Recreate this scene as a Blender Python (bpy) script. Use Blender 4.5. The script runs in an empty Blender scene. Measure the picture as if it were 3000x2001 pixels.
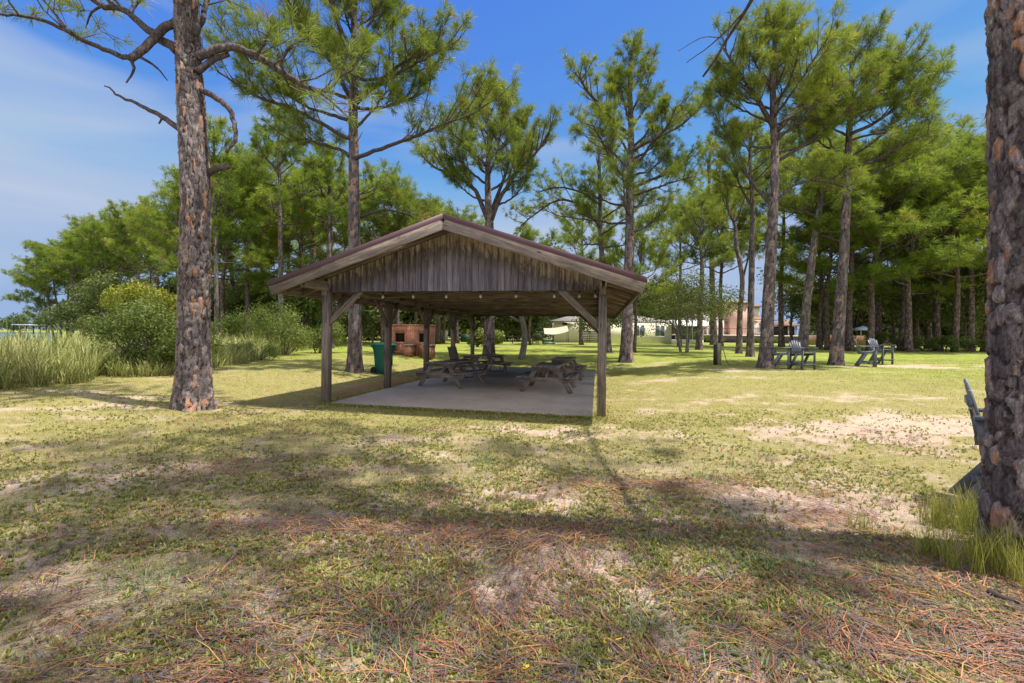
import bpy, math, random
import numpy as np
from mathutils import Vector, Matrix
random.seed(7)
RNG = np.random.default_rng(11)
C = bpy.context.scene.collection
SC = bpy.context.scene
R = math.radians
# ------------------------------------------------------------------ camera
F, HY, ROLL, CH = 1333.0, 982.0, 0.012, 1.62      # focal length in photo px, horizon row, roll, eye height
cam = bpy.data.cameras.new('camera'); camo = bpy.data.objects.new('camera', cam); C.objects.link(camo)
cam.sensor_width = 36; cam.lens = F / 3000 * 36; cam.shift_y = -(1000.5 - HY) / 3000
cam.clip_start = .05; cam.clip_end = 3000
camo.location = (0, 0, CH); camo.rotation_euler = (R(90), -ROLL, 0)
SC.camera = camo
# ------------------------------------------------------------------ sun + sky
SUN_EL = 70.0
SH = Vector((-.985, .17, 0)).normalized()          # the way shadows fall
sd = Vector((-SH.x * math.cos(R(SUN_EL)), -SH.y * math.cos(R(SUN_EL)), math.sin(R(SUN_EL))))
sun = bpy.data.lights.new('sun', 'SUN'); sun.energy = 3.5; sun.angle = R(.8); sun.color = (1, .93, .82)
suno = bpy.data.objects.new('sun', sun); C.objects.link(suno)
suno.rotation_euler = sd.to_track_quat('Z', 'Y').to_euler(); suno.location = (30, -10, 40)
SC.view_settings.view_transform = 'Standard'; SC.view_settings.look = 'None'
SC.view_settings.exposure = 1.2; SC.view_settings.gamma = 1
SC.cycles.max_bounces = 6; SC.cycles.transparent_max_bounces = 8
w = bpy.data.worlds.new('World'); SC.world = w; w.use_nodes = True
nt = w.node_tree; nt.nodes.clear()
def nn(t, **k):
    n = nt.nodes.new(t)
    for a, b in k.items(): setattr(n, a, b)
    return n
sky = nn('ShaderNodeTexSky', sky_type='NISHITA', sun_disc=False, sun_elevation=R(SUN_EL), sun_rotation=math.atan2(sd.x, sd.y))
sky.air_density = 1.0; sky.dust_density = .2; sky.ozone_density = 4.0
hs = nn('ShaderNodeHueSaturation'); hs.inputs['Saturation'].default_value = 1.25; hs.inputs['Hue'].default_value = .518
tc = nn('ShaderNodeTexCoord'); mp = nn('ShaderNodeMapping'); mp.inputs['Scale'].default_value = (1.0, 1.0, 4.2); mp.inputs['Rotation'].default_value = (0, R(-14), R(10)); mp.inputs['Location'].default_value = (3.3, 1.7, .25)
no = nn('ShaderNodeTexNoise'); no.inputs['Scale'].default_value = 1.5; no.inputs['Detail'].default_value = 5; no.inputs['Roughness'].default_value = .45; no.inputs['Distortion'].default_value = .5
cr = nn('ShaderNodeValToRGB'); cr.color_ramp.elements[0].position = .44; cr.color_ramp.elements[0].color = (0, 0, 0, 1); cr.color_ramp.elements[1].position = .68; cr.color_ramp.elements[1].color = (.8, .8, .8, 1)
mx = nn('ShaderNodeMixRGB'); mx.inputs[2].default_value = (1.55, 1.8, 2.2, 1)
bg = nn('ShaderNodeBackground'); bg.inputs['Strength'].default_value = .15
out = nn('ShaderNodeOutputWorld'); L = nt.links.new
dk = nn('ShaderNodeMixRGB', blend_type='DARKEN'); dk.inputs[0].default_value = 1; dk.inputs[2].default_value = (1.25, 1.75, 2.55, 1)
tint = nn('ShaderNodeMixRGB', blend_type='MULTIPLY'); tint.inputs[0].default_value = 1; tint.inputs[2].default_value = (.62, .70, .90, 1)
L(sky.outputs[0], hs.inputs['Color']); L(hs.outputs[0], dk.inputs[1])
hz = nn('ShaderNodeMapRange', interpolation_type='SMOOTHSTEP'); hz.inputs[1].default_value = .34; hz.inputs[2].default_value = -.02; hz.inputs[4].default_value = .8
hx = nn('ShaderNodeMixRGB'); hx.inputs[2].default_value = (1.0, 1.42, 2.1, 1); sx_ = nn('ShaderNodeSeparateXYZ'); L(tc.outputs['Generated'], sx_.inputs[0]); L(sx_.outputs[2], hz.inputs[0]); L(hz.outputs[0], hx.inputs[0]); L(hx.outputs[0], mx.inputs[1]); L(tint.outputs[0], hx.inputs[1]); L(tc.outputs['Generated'], mp.inputs[0]); L(mp.outputs[0], no.inputs[0]); L(no.outputs[0], cr.inputs[0])
L(cr.outputs[0], mx.inputs[0]); L(dk.outputs[0], tint.inputs[1]); # unseen bright cloud added as fill light, behind the photographer and overhead
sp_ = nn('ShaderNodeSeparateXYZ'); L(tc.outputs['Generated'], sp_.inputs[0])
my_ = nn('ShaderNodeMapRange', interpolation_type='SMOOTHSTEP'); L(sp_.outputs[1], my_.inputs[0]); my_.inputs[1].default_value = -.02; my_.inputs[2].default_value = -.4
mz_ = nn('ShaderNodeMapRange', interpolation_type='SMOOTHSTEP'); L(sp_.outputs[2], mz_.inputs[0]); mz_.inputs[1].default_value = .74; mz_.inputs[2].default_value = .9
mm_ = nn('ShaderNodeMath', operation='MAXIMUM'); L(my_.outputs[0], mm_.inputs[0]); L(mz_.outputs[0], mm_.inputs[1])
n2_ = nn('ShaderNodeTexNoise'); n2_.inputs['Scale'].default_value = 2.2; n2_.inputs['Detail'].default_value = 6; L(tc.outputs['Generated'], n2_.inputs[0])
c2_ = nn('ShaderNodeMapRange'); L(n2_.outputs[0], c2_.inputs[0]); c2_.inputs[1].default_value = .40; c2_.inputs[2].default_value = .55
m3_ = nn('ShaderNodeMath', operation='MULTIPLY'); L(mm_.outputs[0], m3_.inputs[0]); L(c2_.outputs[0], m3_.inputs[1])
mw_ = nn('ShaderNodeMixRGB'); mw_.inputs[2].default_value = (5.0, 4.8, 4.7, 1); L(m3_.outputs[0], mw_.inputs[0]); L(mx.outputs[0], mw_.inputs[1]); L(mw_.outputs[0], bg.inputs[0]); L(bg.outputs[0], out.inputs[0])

# ------------------------------------------------------------------ helpers
K = 3000 / 2351                                     # measured on a 2351 px wide view of the photo
def smooth(a, b, x):
    t = np.clip((np.asarray(x, float) - a) / (b - a), 0, 1); return t * t * (3 - 2 * t)
def hsh(i, j, s=0):
    v = np.sin(i * 127.1 + j * 311.7 + s * 74.7) * 43758.5453
    return v - np.floor(v)
def vnoise(x, y, s=0):
    xi, yi = np.floor(x), np.floor(y); fx, fy = x - xi, y - yi
    fx = fx * fx * (3 - 2 * fx); fy = fy * fy * (3 - 2 * fy)
    a, b, c, d = hsh(xi, yi, s), hsh(xi + 1, yi, s), hsh(xi, yi + 1, s), hsh(xi + 1, yi + 1, s)
    return (a * (1 - fx) + b * fx) * (1 - fy) + (c * (1 - fx) + d * fx) * fy
def fbm(x, y, s=0, o=4):
    r, a, t = 0, 1, 0
    for k in range(o):
        r = r + a * vnoise(x, y, s + k * 9.3); t += a; a *= .5; x = x * 2.03 + 5.1; y = y * 2.03 + 1.7
    return r / t
# pavilion frame: origin at the front left post, x along the front, y along the depth
PA = math.atan(250 / F)
PD = Vector((math.sin(PA), math.cos(PA))); PR = Vector((math.cos(PA), -math.sin(PA)))
FRP = Vector((1.818, 9.15)); FLP = FRP - 6.1 * PR
def tz(x, y):
    x = np.asarray(x, float); y = np.asarray(y, float)
    d = np.hypot(x, y)
    z = .92 * (1 - np.exp(-np.maximum(d - 7, 0) / 26)) - .014 * np.clip(x, -8, 8) * smooth(30, 12, d)
    lx = (x - FLP.x) * PR.x + (y - FLP.y) * PR.y; ly = (x - FLP.x) * PD.x + (y - FLP.y) * PD.y
    o = np.hypot(np.maximum(np.maximum(-lx - .3, lx - 6.4), 0), np.maximum(np.maximum(-ly - .3, ly - 12.7), 0))
    k = smooth(0, 4.5, o)
    z = z * k + (.014 - .008 * (lx - 3)) * (1 - k)
    z = z + .02 * (fbm(x * 1.1, y * 1.1, 3) - .5) * smooth(0, 1, o)
    wv = smooth(-.96, -1.02, x / np.maximum(y, 1)) * smooth(-17, -27, x)
    far = smooth(480, 560, d)
    return z * (1 - wv) - 1.3 * wv * (1 - far) + wv * far * 1.5
def zt(x, y): return float(tz(x, y))
def ray(xd, yd):
    u = xd * K - 1500; v = HY - yd * K
    c, s = math.cos(ROLL), math.sin(ROLL)
    return (u * c - v * s) / F, (u * s + v * c) / F
def P(xd, yd, dep, dd=0):
    a, b = ray(xd, yd); dep = dep + dd
    return Vector((a * dep, dep, CH + b * dep))
def at(xd, yd):                                     # where the sight line meets the ground
    a, b = ray(xd, yd)
    lo = 1.5
    for i in range(4000):
        if CH + b * lo <= zt(a * lo, lo): break
        lo += .03 if lo < 40 else .15
    return Vector((a * lo, lo, zt(a * lo, lo)))
def gx(xd, dep):                                    # ground point under column xd at that depth
    a, b = ray(xd, 770); return Vector((a * dep, dep, zt(a * dep, dep)))

class MB:
    def __init__(s, *attrs): s.v = []; s.f = []; s.n = 0; s.an = attrs; s.a = {k: [] for k in attrs}
    def add(s, V, Fs, **at_):
        V = np.asarray(V, float).reshape(-1, 3); m = len(V)
        for f in (Fs if isinstance(Fs, list) else [Fs]):
            f = np.asarray(f, int)
            if f.ndim == 1: f = f[None]
            s.f.append(f + s.n)
        for k in s.an:
            val = at_.get(k, 0.0); val = np.asarray(val, float)
            if k == 'lc':
                if val.ndim < 2: val = np.zeros((m, 3)) + val
            elif val.ndim == 0: val = np.full(m, float(val))
            s.a[k].append(val)
        s.v.append(V); s.n += m
    def build(s, name, material, parent=None, smooth_=False, origin=None):
        V = np.concatenate(s.v)
        if origin is not None: V = V - np.asarray(origin)
        me = bpy.data.meshes.new(name); me.vertices.add(len(V)); me.vertices.foreach_set('co', V.astype(np.float32).ravel())
        tot = np.concatenate([np.full(len(f), f.shape[1]) for f in s.f]); idx = np.concatenate([f.ravel() for f in s.f])
        st = np.concatenate([[0], np.cumsum(tot)[:-1]])
        me.loops.add(len(idx)); me.loops.foreach_set('vertex_index', idx.astype(np.int32))
        me.polygons.add(len(tot)); me.polygons.foreach_set('loop_start', st.astype(np.int32))
        try: me.polygons.foreach_set('loop_total', tot.astype(np.int32))
        except Exception: pass
        me.update(calc_edges=True)
        for k in s.an:
            if k == 'lc':
                a = me.attributes.new(k, 'FLOAT_VECTOR', 'POINT'); a.data.foreach_set('vector', np.concatenate(s.a[k]).astype(np.float32).ravel())
            else:
                a = me.attributes.new(k, 'FLOAT', 'POINT'); a.data.foreach_set('value', np.concatenate(s.a[k]).astype(np.float32))
        if smooth_: me.polygons.foreach_set('use_smooth', np.ones(len(tot), bool))
        me.validate(clean_customdata=False)
        me.materials.append(material)
        o = bpy.data.objects.new(name, me); C.objects.link(o)
        if parent is not None: o.parent = parent
        if origin is not None and parent is None: o.location = origin
        return o
def empty(name, label, cat, loc=(0, 0, 0), rz=0, group=None):
    o = bpy.data.objects.new(name, None); C.objects.link(o); o.location = loc; o.rotation_euler = (0, 0, rz); o.empty_display_size = .2
    o['label'] = label; o['category'] = cat
    if group: o['group'] = group
    return o
def tag(o, label, cat=None, group=None, kind=None):
    if label: o['label'] = label
    if cat: o['category'] = cat
    if group: o['group'] = group
    if kind: o['kind'] = kind
    return o
def copy_tree(o, parent=None):
    c = o.copy(); C.objects.link(c)
    if parent is not None: c.parent = parent
    for ch in list(o.children): copy_tree(ch, c)
    return c
def bar(mb, p0, p1, w, h, up=(0, 0, 1), ch=.006, tint=None):
    """a chamfered timber from p0 to p1; w across, h along up"""
    p0 = np.array(p0, float); p1 = np.array(p1, float); d = p1 - p0; Ln = np.linalg.norm(d); d /= Ln
    up = np.array(up, float); sd_ = np.cross(d, up); sd_ /= np.linalg.norm(sd_); up = np.cross(sd_, d)
    a, b = w / 2, h / 2; c = min(ch, a * .4, b * .4)
    pr = [(-a, -b + c), (-a + c, -b), (a - c, -b), (a, -b + c), (a, b - c), (a - c, b), (-a + c, b), (-a, b - c)]
    V = []; lc = []; o = random.uniform(0, 40); q = random.uniform(0, 40)
    for e, p in ((0, p0), (Ln, p1)):
        for x, y in pr: V.append(p + sd_ * x + up * y); lc.append((o + e, q + x, q * .7 + y))
    Fq = [[i, (i + 1) % 8, 8 + (i + 1) % 8, 8 + i] for i in range(8)]
    mb.add(V, [np.array(Fq), np.array([[7, 6, 5, 4, 3, 2, 1, 0], [8, 9, 10, 11, 12, 13, 14, 15]])], lc=np.array(lc), tint=random.random() if tint is None else tint)
def box(mb, x0, x1, y0, y1, z0, z1, **k):
    V = [(x, y, z) for z in (z0, z1) for y in (y0, y1) for x in (x0, x1)]
    o = random.uniform(0, 20)
    k.setdefault('lc', np.array(V) + o); k.setdefault('tint', random.random())
    mb.add(V, np.array([[0, 2, 3, 1], [4, 5, 7, 6], [0, 1, 5, 4], [2, 6, 7, 3], [0, 4, 6, 2], [1, 3, 7, 5]]), **k)
def frames(Pt):
    T = np.gradient(Pt, axis=0); T /= np.linalg.norm(T, axis=1)[:, None] + 1e-9
    ref = np.array([0.31, .95, .05]) if abs(T[0][1]) < .8 else np.array([1., 0, 0])
    A = np.cross(T, ref); A /= np.linalg.norm(A, axis=1)[:, None] + 1e-9
    return T, A, np.cross(T, A)
def tube(mb, Pt, rad, n=8, cap=True, **k):
    Pt = np.array([tuple(p) for p in Pt], float); rad = np.asarray(rad, float)
    if rad.ndim == 0: rad = np.full(len(Pt), float(rad))
    T, A, B = frames(Pt)
    th = np.arange(n) / n * 2 * np.pi
    V = Pt[:, None] + rad[:, None, None] * (np.cos(th)[None, :, None] * A[:, None] + np.sin(th)[None, :, None] * B[:, None])
    m = len(Pt); i = np.arange(m - 1)[:, None] * n; j = np.arange(n)[None]; j2 = (j + 1) % n
    Fq = np.stack([i + j, i + j2, i + n + j2, i + n + j], -1).reshape(-1, 4)
    fs = [Fq]
    if cap and n > 2: fs += [np.arange(n)[::-1], np.arange(n) + (m - 1) * n]
    s = np.concatenate([[0], np.cumsum(np.linalg.norm(np.diff(Pt, axis=0), axis=1))])
    if 'lc' in mb.an and 'lc' not in k:
        k['lc'] = np.stack([np.repeat(s, n), np.tile(np.cos(th) * rad.mean(), m), np.tile(np.sin(th) * rad.mean(), m)], 1) + random.uniform(0, 30)
    mb.add(V, fs, **k)
def spline(pts, n):
    pts = np.array([tuple(p) for p in pts], float); m = len(pts)
    if m < 3:
        t = np.linspace(0, 1, n)[:, None]; return pts[0] * (1 - t) + pts[-1] * t
    q = np.vstack([2 * pts[0] - pts[1], pts, 2 * pts[-1] - pts[-2]])
    o = []
    for u in np.linspace(0, m - 1, n):
        i = min(int(u), m - 2); t = u - i; a, b, c, d = q[i], q[i + 1], q[i + 2], q[i + 3]
        o.append(.5 * (2 * b + (c - a) * t + (2 * a - 5 * b + 4 * c - d) * t * t + (3 * b - a - 3 * c + d) * t ** 3))
    return np.array(o)

# ------------------------------------------------------------------ materials
class T:
    def __init__(s, name, col=(.5, .5, .5)):
        s.m = bpy.data.materials.new(name); s.m.use_nodes = True; s.nt = s.m.node_tree; s.nt.nodes.clear(); s.m.diffuse_color = (*col, 1)
    def n(s, t, ins=None, **k):
        x = s.nt.nodes.new(t)
        for a, b in k.items(): setattr(x, a, b)
        for a, b in (ins or {}).items(): s.put(x.inputs[a], b)
        return x
    def put(s, sock, v):
        if isinstance(v, bpy.types.NodeSocket): s.nt.links.new(v, sock)
        elif isinstance(v, tuple) and len(v) == 3 and sock.type == 'RGBA': sock.default_value = (*v, 1)
        else: sock.default_value = v
    def obj(s): return s.n('ShaderNodeTexCoord').outputs['Object']
    def pos(s): return s.n('ShaderNodeNewGeometry').outputs['Position']
    def attr(s, a, f=True): return s.n('ShaderNodeAttribute', attribute_name=a).outputs['Fac' if f else 'Vector']
    def map(s, v, sc=(1, 1, 1)): return s.n('ShaderNodeMapping', {0: v, 'Scale': sc}).outputs[0]
    def noise(s, v, scale, det=4, rg=.55, dis=0): return s.n('ShaderNodeTexNoise', {'Vector': v, 'Scale': scale, 'Detail': det, 'Roughness': rg, 'Distortion': dis}).outputs[0]
    def vor(s, v, scale, feat='F1', o='Distance'): return s.n('ShaderNodeTexVoronoi', {'Vector': v, 'Scale': scale}, feature=feat).outputs[o]
    def ramp(s, f, *st):
        r = s.n('ShaderNodeValToRGB', {0: f}); e = r.color_ramp.elements
        while len(e) < len(st): e.new(.5)
        for q, (p, c) in zip(e, st):
            q.position = p; q.color = (c, c, c, 1) if isinstance(c, (int, float)) else (*c, 1)
        return r.outputs[0]
    def mix(s, f, a, b, bt='MIX'): return s.n('ShaderNodeMixRGB', {0: f, 1: a, 2: b}, blend_type=bt).outputs[0]
    def ma(s, op, a, b=0.0, cl=False): return s.n('ShaderNodeMath', {0: a, 1: b}, operation=op, use_clamp=cl).outputs[0]
    def bump(s, h, st=.5, d=.02): return s.n('ShaderNodeBump', {'Height': h, 'Strength': st, 'Distance': d}).outputs[0]
    def out(s, col, rough=.8, nrm=None, spec=.3, metal=0, **k):
        p = s.n('ShaderNodeBsdfPrincipled', {'Base Color': col, 'Roughness': rough, 'Metallic': metal, 'Specular IOR Level': spec, **k})
        if nrm is not None: s.put(p.inputs['Normal'], nrm)
        s.nt.links.new(p.outputs[0], s.n('ShaderNodeOutputMaterial').inputs[0]); return s.m
    def leaf(s, col, tr=.35, tcol=None, rough=.6):
        p = s.n('ShaderNodeBsdfPrincipled', {'Base Color': col, 'Roughness': rough, 'Specular IOR Level': .25})
        t = s.n('ShaderNodeBsdfTranslucent', {'Color': tcol if tcol is not None else col})
        x = s.n('ShaderNodeMixShader', {0: tr, 1: p.outputs[0], 2: t.outputs[0]})
        s.nt.links.new(x.outputs[0], s.n('ShaderNodeOutputMaterial').inputs[0]); return s.m

def plain(name, col, rough=.7, var=.25, scale=6, bump=.15, metal=0, spec=.3):
    t = T(name, col); p = t.obj(); f = t.noise(p, scale, 5, .6)
    c = t.mix(1, col, t.ramp(f, (.3, 1 - var), (.75, 1 + var * .3)), 'MULTIPLY')
    g = t.noise(p, scale * 12, 3)
    return t.out(c, rough, t.bump(g, bump, .01), spec, metal)
def m_bark():
    t = T('pine_bark', (.2, .14, .12)); e = t.attr('edge'); tn = t.attr('tone'); p = t.attr('lc', False)
    q = t.map(t.obj(), (1, 1, .45)); f1 = t.noise(q, 16, 6, .65); f2 = t.noise(q, 60, 4, .7); big = t.noise(t.obj(), 1.2, 3)
    tt = t.ma('ADD', t.ma('MULTIPLY', tn, .42), t.ma('MULTIPLY', t.ma('ADD', f1, t.ma('SUBTRACT', f2, .5)), .62)); col = t.ramp(tt, (.2, (.055, .045, .046)), (.45, (.125, .103, .104)), (.65, (.215, .18, .178)), (.88, (.40, .35, .34)))
    og = t.ma('ADD', tn, t.ma('MULTIPLY', t.ma('SUBTRACT', t.noise(q, 7, 4, .6), .5), 1.1)); col = t.mix(t.ramp(og, (.88, 0.0), (.96, .75)), col, t.mix(f1, (.24, .10, .05), (.52, .26, .14)))
    col = t.mix(1, col, t.ramp(f2, (.25, .55), (.7, 1.25)), 'MULTIPLY')
    col = t.mix(1, col, t.ramp(big, (.3, .8), (.7, 1.12)), 'MULTIPLY')
    cr_ = t.ramp(t.ma('ADD', e, t.ma('MULTIPLY', t.ma('SUBTRACT', f1, .5), .5)), (.03, .0), (.2, 1.0))
    col = t.mix(cr_, (.04, .03, .03), col)
    h = t.ma('ADD', t.ma('MULTIPLY', f1, .7), t.ma('MULTIPLY', f2, .3))
    return t.out(col, .9, t.bump(h, .8, .03), .15)
def m_bark_far():
    t = T('far_bark', (.15, .1, .09)); q = t.map(t.obj(), (1, 1, .4)); v = t.vor(q, 7, 'DISTANCE_TO_EDGE'); f = t.noise(q, 9, 5, .7)
    col = t.ramp(f, (.3, (.07, .05, .047)), (.5, (.16, .115, .105)), (.65, (.25, .185, .165)), (.8, (.3, .15, .085)))
    col = t.mix(t.ramp(v, (.0, 0.0), (.14, 1.0)), (.035, .026, .024), col)
    return t.out(col, .9, t.bump(f, .8, .05), .15)
def m_needles(name, a, b, c, tr=.4):
    t = T(name, b); k = t.attr('tint'); col = t.ramp(k, (.0, a), (.45, b), (.9, c), (1.0, (.30, .15, .05)))
    return t.leaf(col, tr, t.mix(.5, col, (.16, .2, .02)), .5)
def m_wood(name, dark, mid, light, moss=0):
    t = T(name, mid); p = t.attr('lc', False); k = t.attr('tint')
    f = t.noise(t.map(p, (1.2, 22, 22)), 1.6, 6, .65, .35); g = t.noise(t.map(p, (3, 90, 90)), 1, 3, .6); b = t.noise(p, 2.2, 4, .6)
    col = t.ramp(f, (.28, dark), (.5, mid), (.72, light))
    col = t.mix(1, col, t.ramp(b, (.3, .68), (.65, 1.12)), 'MULTIPLY')
    col = t.mix(1, col, t.ramp(k, (0, .8), (1, 1.12)), 'MULTIPLY')
    kn = t.vor(t.map(p, (1.6, 7, 7)), 1.0); col = t.mix(t.ramp(kn, (.05, 1.0), (.1, 0.0)), col, (.045, .03, .025))
    if moss: col = t.mix(t.ramp(t.noise(p, 3.5, 4, .6), (.55, 0.0), (.7, moss)), col, (.09, .1, .035))
    return t.out(col, .85, t.bump(t.ma('ADD', f, t.ma('MULTIPLY', g, .5)), .5, .006), .2)
BARK = m_bark(); BARKF = m_bark_far()
NEED = m_needles('pine_needles', (.05, .095, .018), (.225, .295, .036), (.47, .49, .075), .48)
NEEDF = m_needles('far_pine_needles', (.05, .10, .018), (.225, .31, .036), (.47, .51, .075), .48)
OAKL = m_needles('oak_leaves', (.04, .06, .02), (.13, .16, .045), (.27, .28, .08), .4)
BUSHL = m_needles('bush_leaves', (.045, .075, .018), (.125, .17, .04), (.27, .31, .08), .4)
YELL = m_needles('yellow_leaves', (.08, .11, .015), (.2, .22, .025), (.34, .33, .04), .35)
REED = m_needles('reed_blades', (.12, .17, .04), (.29, .32, .10), (.54, .50, .26), .4)
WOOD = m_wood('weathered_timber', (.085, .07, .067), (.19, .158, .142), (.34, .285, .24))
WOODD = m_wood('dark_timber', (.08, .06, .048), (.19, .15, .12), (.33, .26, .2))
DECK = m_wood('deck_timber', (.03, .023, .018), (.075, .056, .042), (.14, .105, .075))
GREYB = m_wood('grey_bark', (.12, .11, .1), (.26, .24, .215), (.42, .40, .36))
WOODT = m_wood('table_timber', (.09, .078, .08), (.22, .19, .19), (.38, .33, .315), .4)
# ------------------------------------------------------------------ tree builders
def barktube(mb, Pt, rad, n, pw=.11, ph=.2, amp=.016, flare=0, seed=0):
    """dense trunk tube with raised plates of bark (real relief)"""
    Pt = np.array(Pt, float); Tt, A, B = frames(Pt); m = len(Pt)
    s = np.concatenate([[0], np.cumsum(np.linalg.norm(np.diff(Pt, axis=0), axis=1))])
    th = np.arange(n) / n * 2 * np.pi
    nc = max(5, int(round(2 * np.pi * rad.mean() / pw)))
    U = np.tile(th / (2 * np.pi) * nc, (m, 1)); Vv = np.repeat((s / ph)[:, None], n, 1)
    wob = fbm(U * 1.3, Vv * 1.3, seed + 3, 3) - .5; Uw = U + wob * 1.5 * np.minimum(1, np.minimum(U, nc - U)); Vw = Vv + (fbm(U * .9, Vv * 1.3, seed + 8, 3) - .5) * 1.6 * np.minimum(1, np.minimum(U, nc - U))
    F1 = np.full(U.shape, 9.); F2 = F1.copy(); ID = np.zeros(U.shape); ci, cj = np.floor(Uw), np.floor(Vw)
    for di in (-1, 0, 1):
        for dj in (-1, 0, 1):
            i, j = ci + di, cj + dj; im = np.mod(i, nc)
            d = np.hypot(i + .15 + .7 * hsh(im, j, seed) - Uw, j + .15 + .7 * hsh(im, j, seed + 5) - Vw)
            nw = d < F1; F2 = np.where(nw, F1, np.minimum(F2, d)); ID = np.where(nw, hsh(im, j, seed + 11), ID); F1 = np.where(nw, d, F1)
    e = F2 - F1
    h = np.minimum(e * 3.5, 1) ** .7 * amp * (.5 + .8 * ID + .5 * (np.mod(Vw * 1.0 + ID * 3, 1) - .5)) + (fbm(U * 3, Vv * 3, seed + 20, 3) - .5) * amp * .6
    rr = rad[:, None] + h
    if flare: rr = rr * (1 + flare * np.exp(-s / .5)[:, None] * (1 + .5 * np.sin(th * 5 + seed)[None] + .3 * np.sin(th * 3 + 1)[None]))
    V = Pt[:, None] + rr[..., None] * (np.cos(th)[None, :, None] * A[:, None] + np.sin(th)[None, :, None] * B[:, None])
    i = np.arange(m - 1)[:, None] * n; j = np.arange(n)[None]; j2 = (j + 1) % n
    mb.add(V, np.stack([i + j, i + j2, i + n + j2, i + n + j], -1).reshape(-1, 4), edge=e.ravel(), tone=ID.ravel())

def tufts(mb, pos, dr, size, K_, wd, tint, rng, spread=1.0, back=.35):
    """long needles radiating from the twig tips"""
    pos = np.array(pos); dr = np.array(dr); size = np.array(size); N = len(pos)
    d = np.repeat(dr, K_, 0) + rng.normal(0, .62 * spread, (N * K_, 3)); d /= np.linalg.norm(d, axis=1)[:, None] + 1e-9
    sz = np.repeat(size, K_) * rng.uniform(.65, 1.1, N * K_)
    b = np.repeat(pos, K_, 0) - np.repeat(dr, K_, 0) * (rng.uniform(0, back, N * K_) * np.repeat(size, K_))[:, None]
    s = np.cross(d, rng.normal(0, 1, (N * K_, 3))); s /= np.linalg.norm(s, axis=1)[:, None] + 1e-9
    wv = s * (wd * rng.uniform(.7, 1.3, N * K_))[:, None]
    tip = b + d * sz[:, None]; tip[:, 2] -= sz * .12
    midp = b + d * (sz * .55)[:, None]
    V = np.stack([b - wv * .3, midp - wv * .5, tip, midp + wv * .5], 1)
    tn = np.repeat(np.repeat(tint, K_) + rng.uniform(-.12, .12, N * K_), 4)
    mb.add(V, np.arange(N * K_ * 4).reshape(-1, 4), tint=tn)

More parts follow.
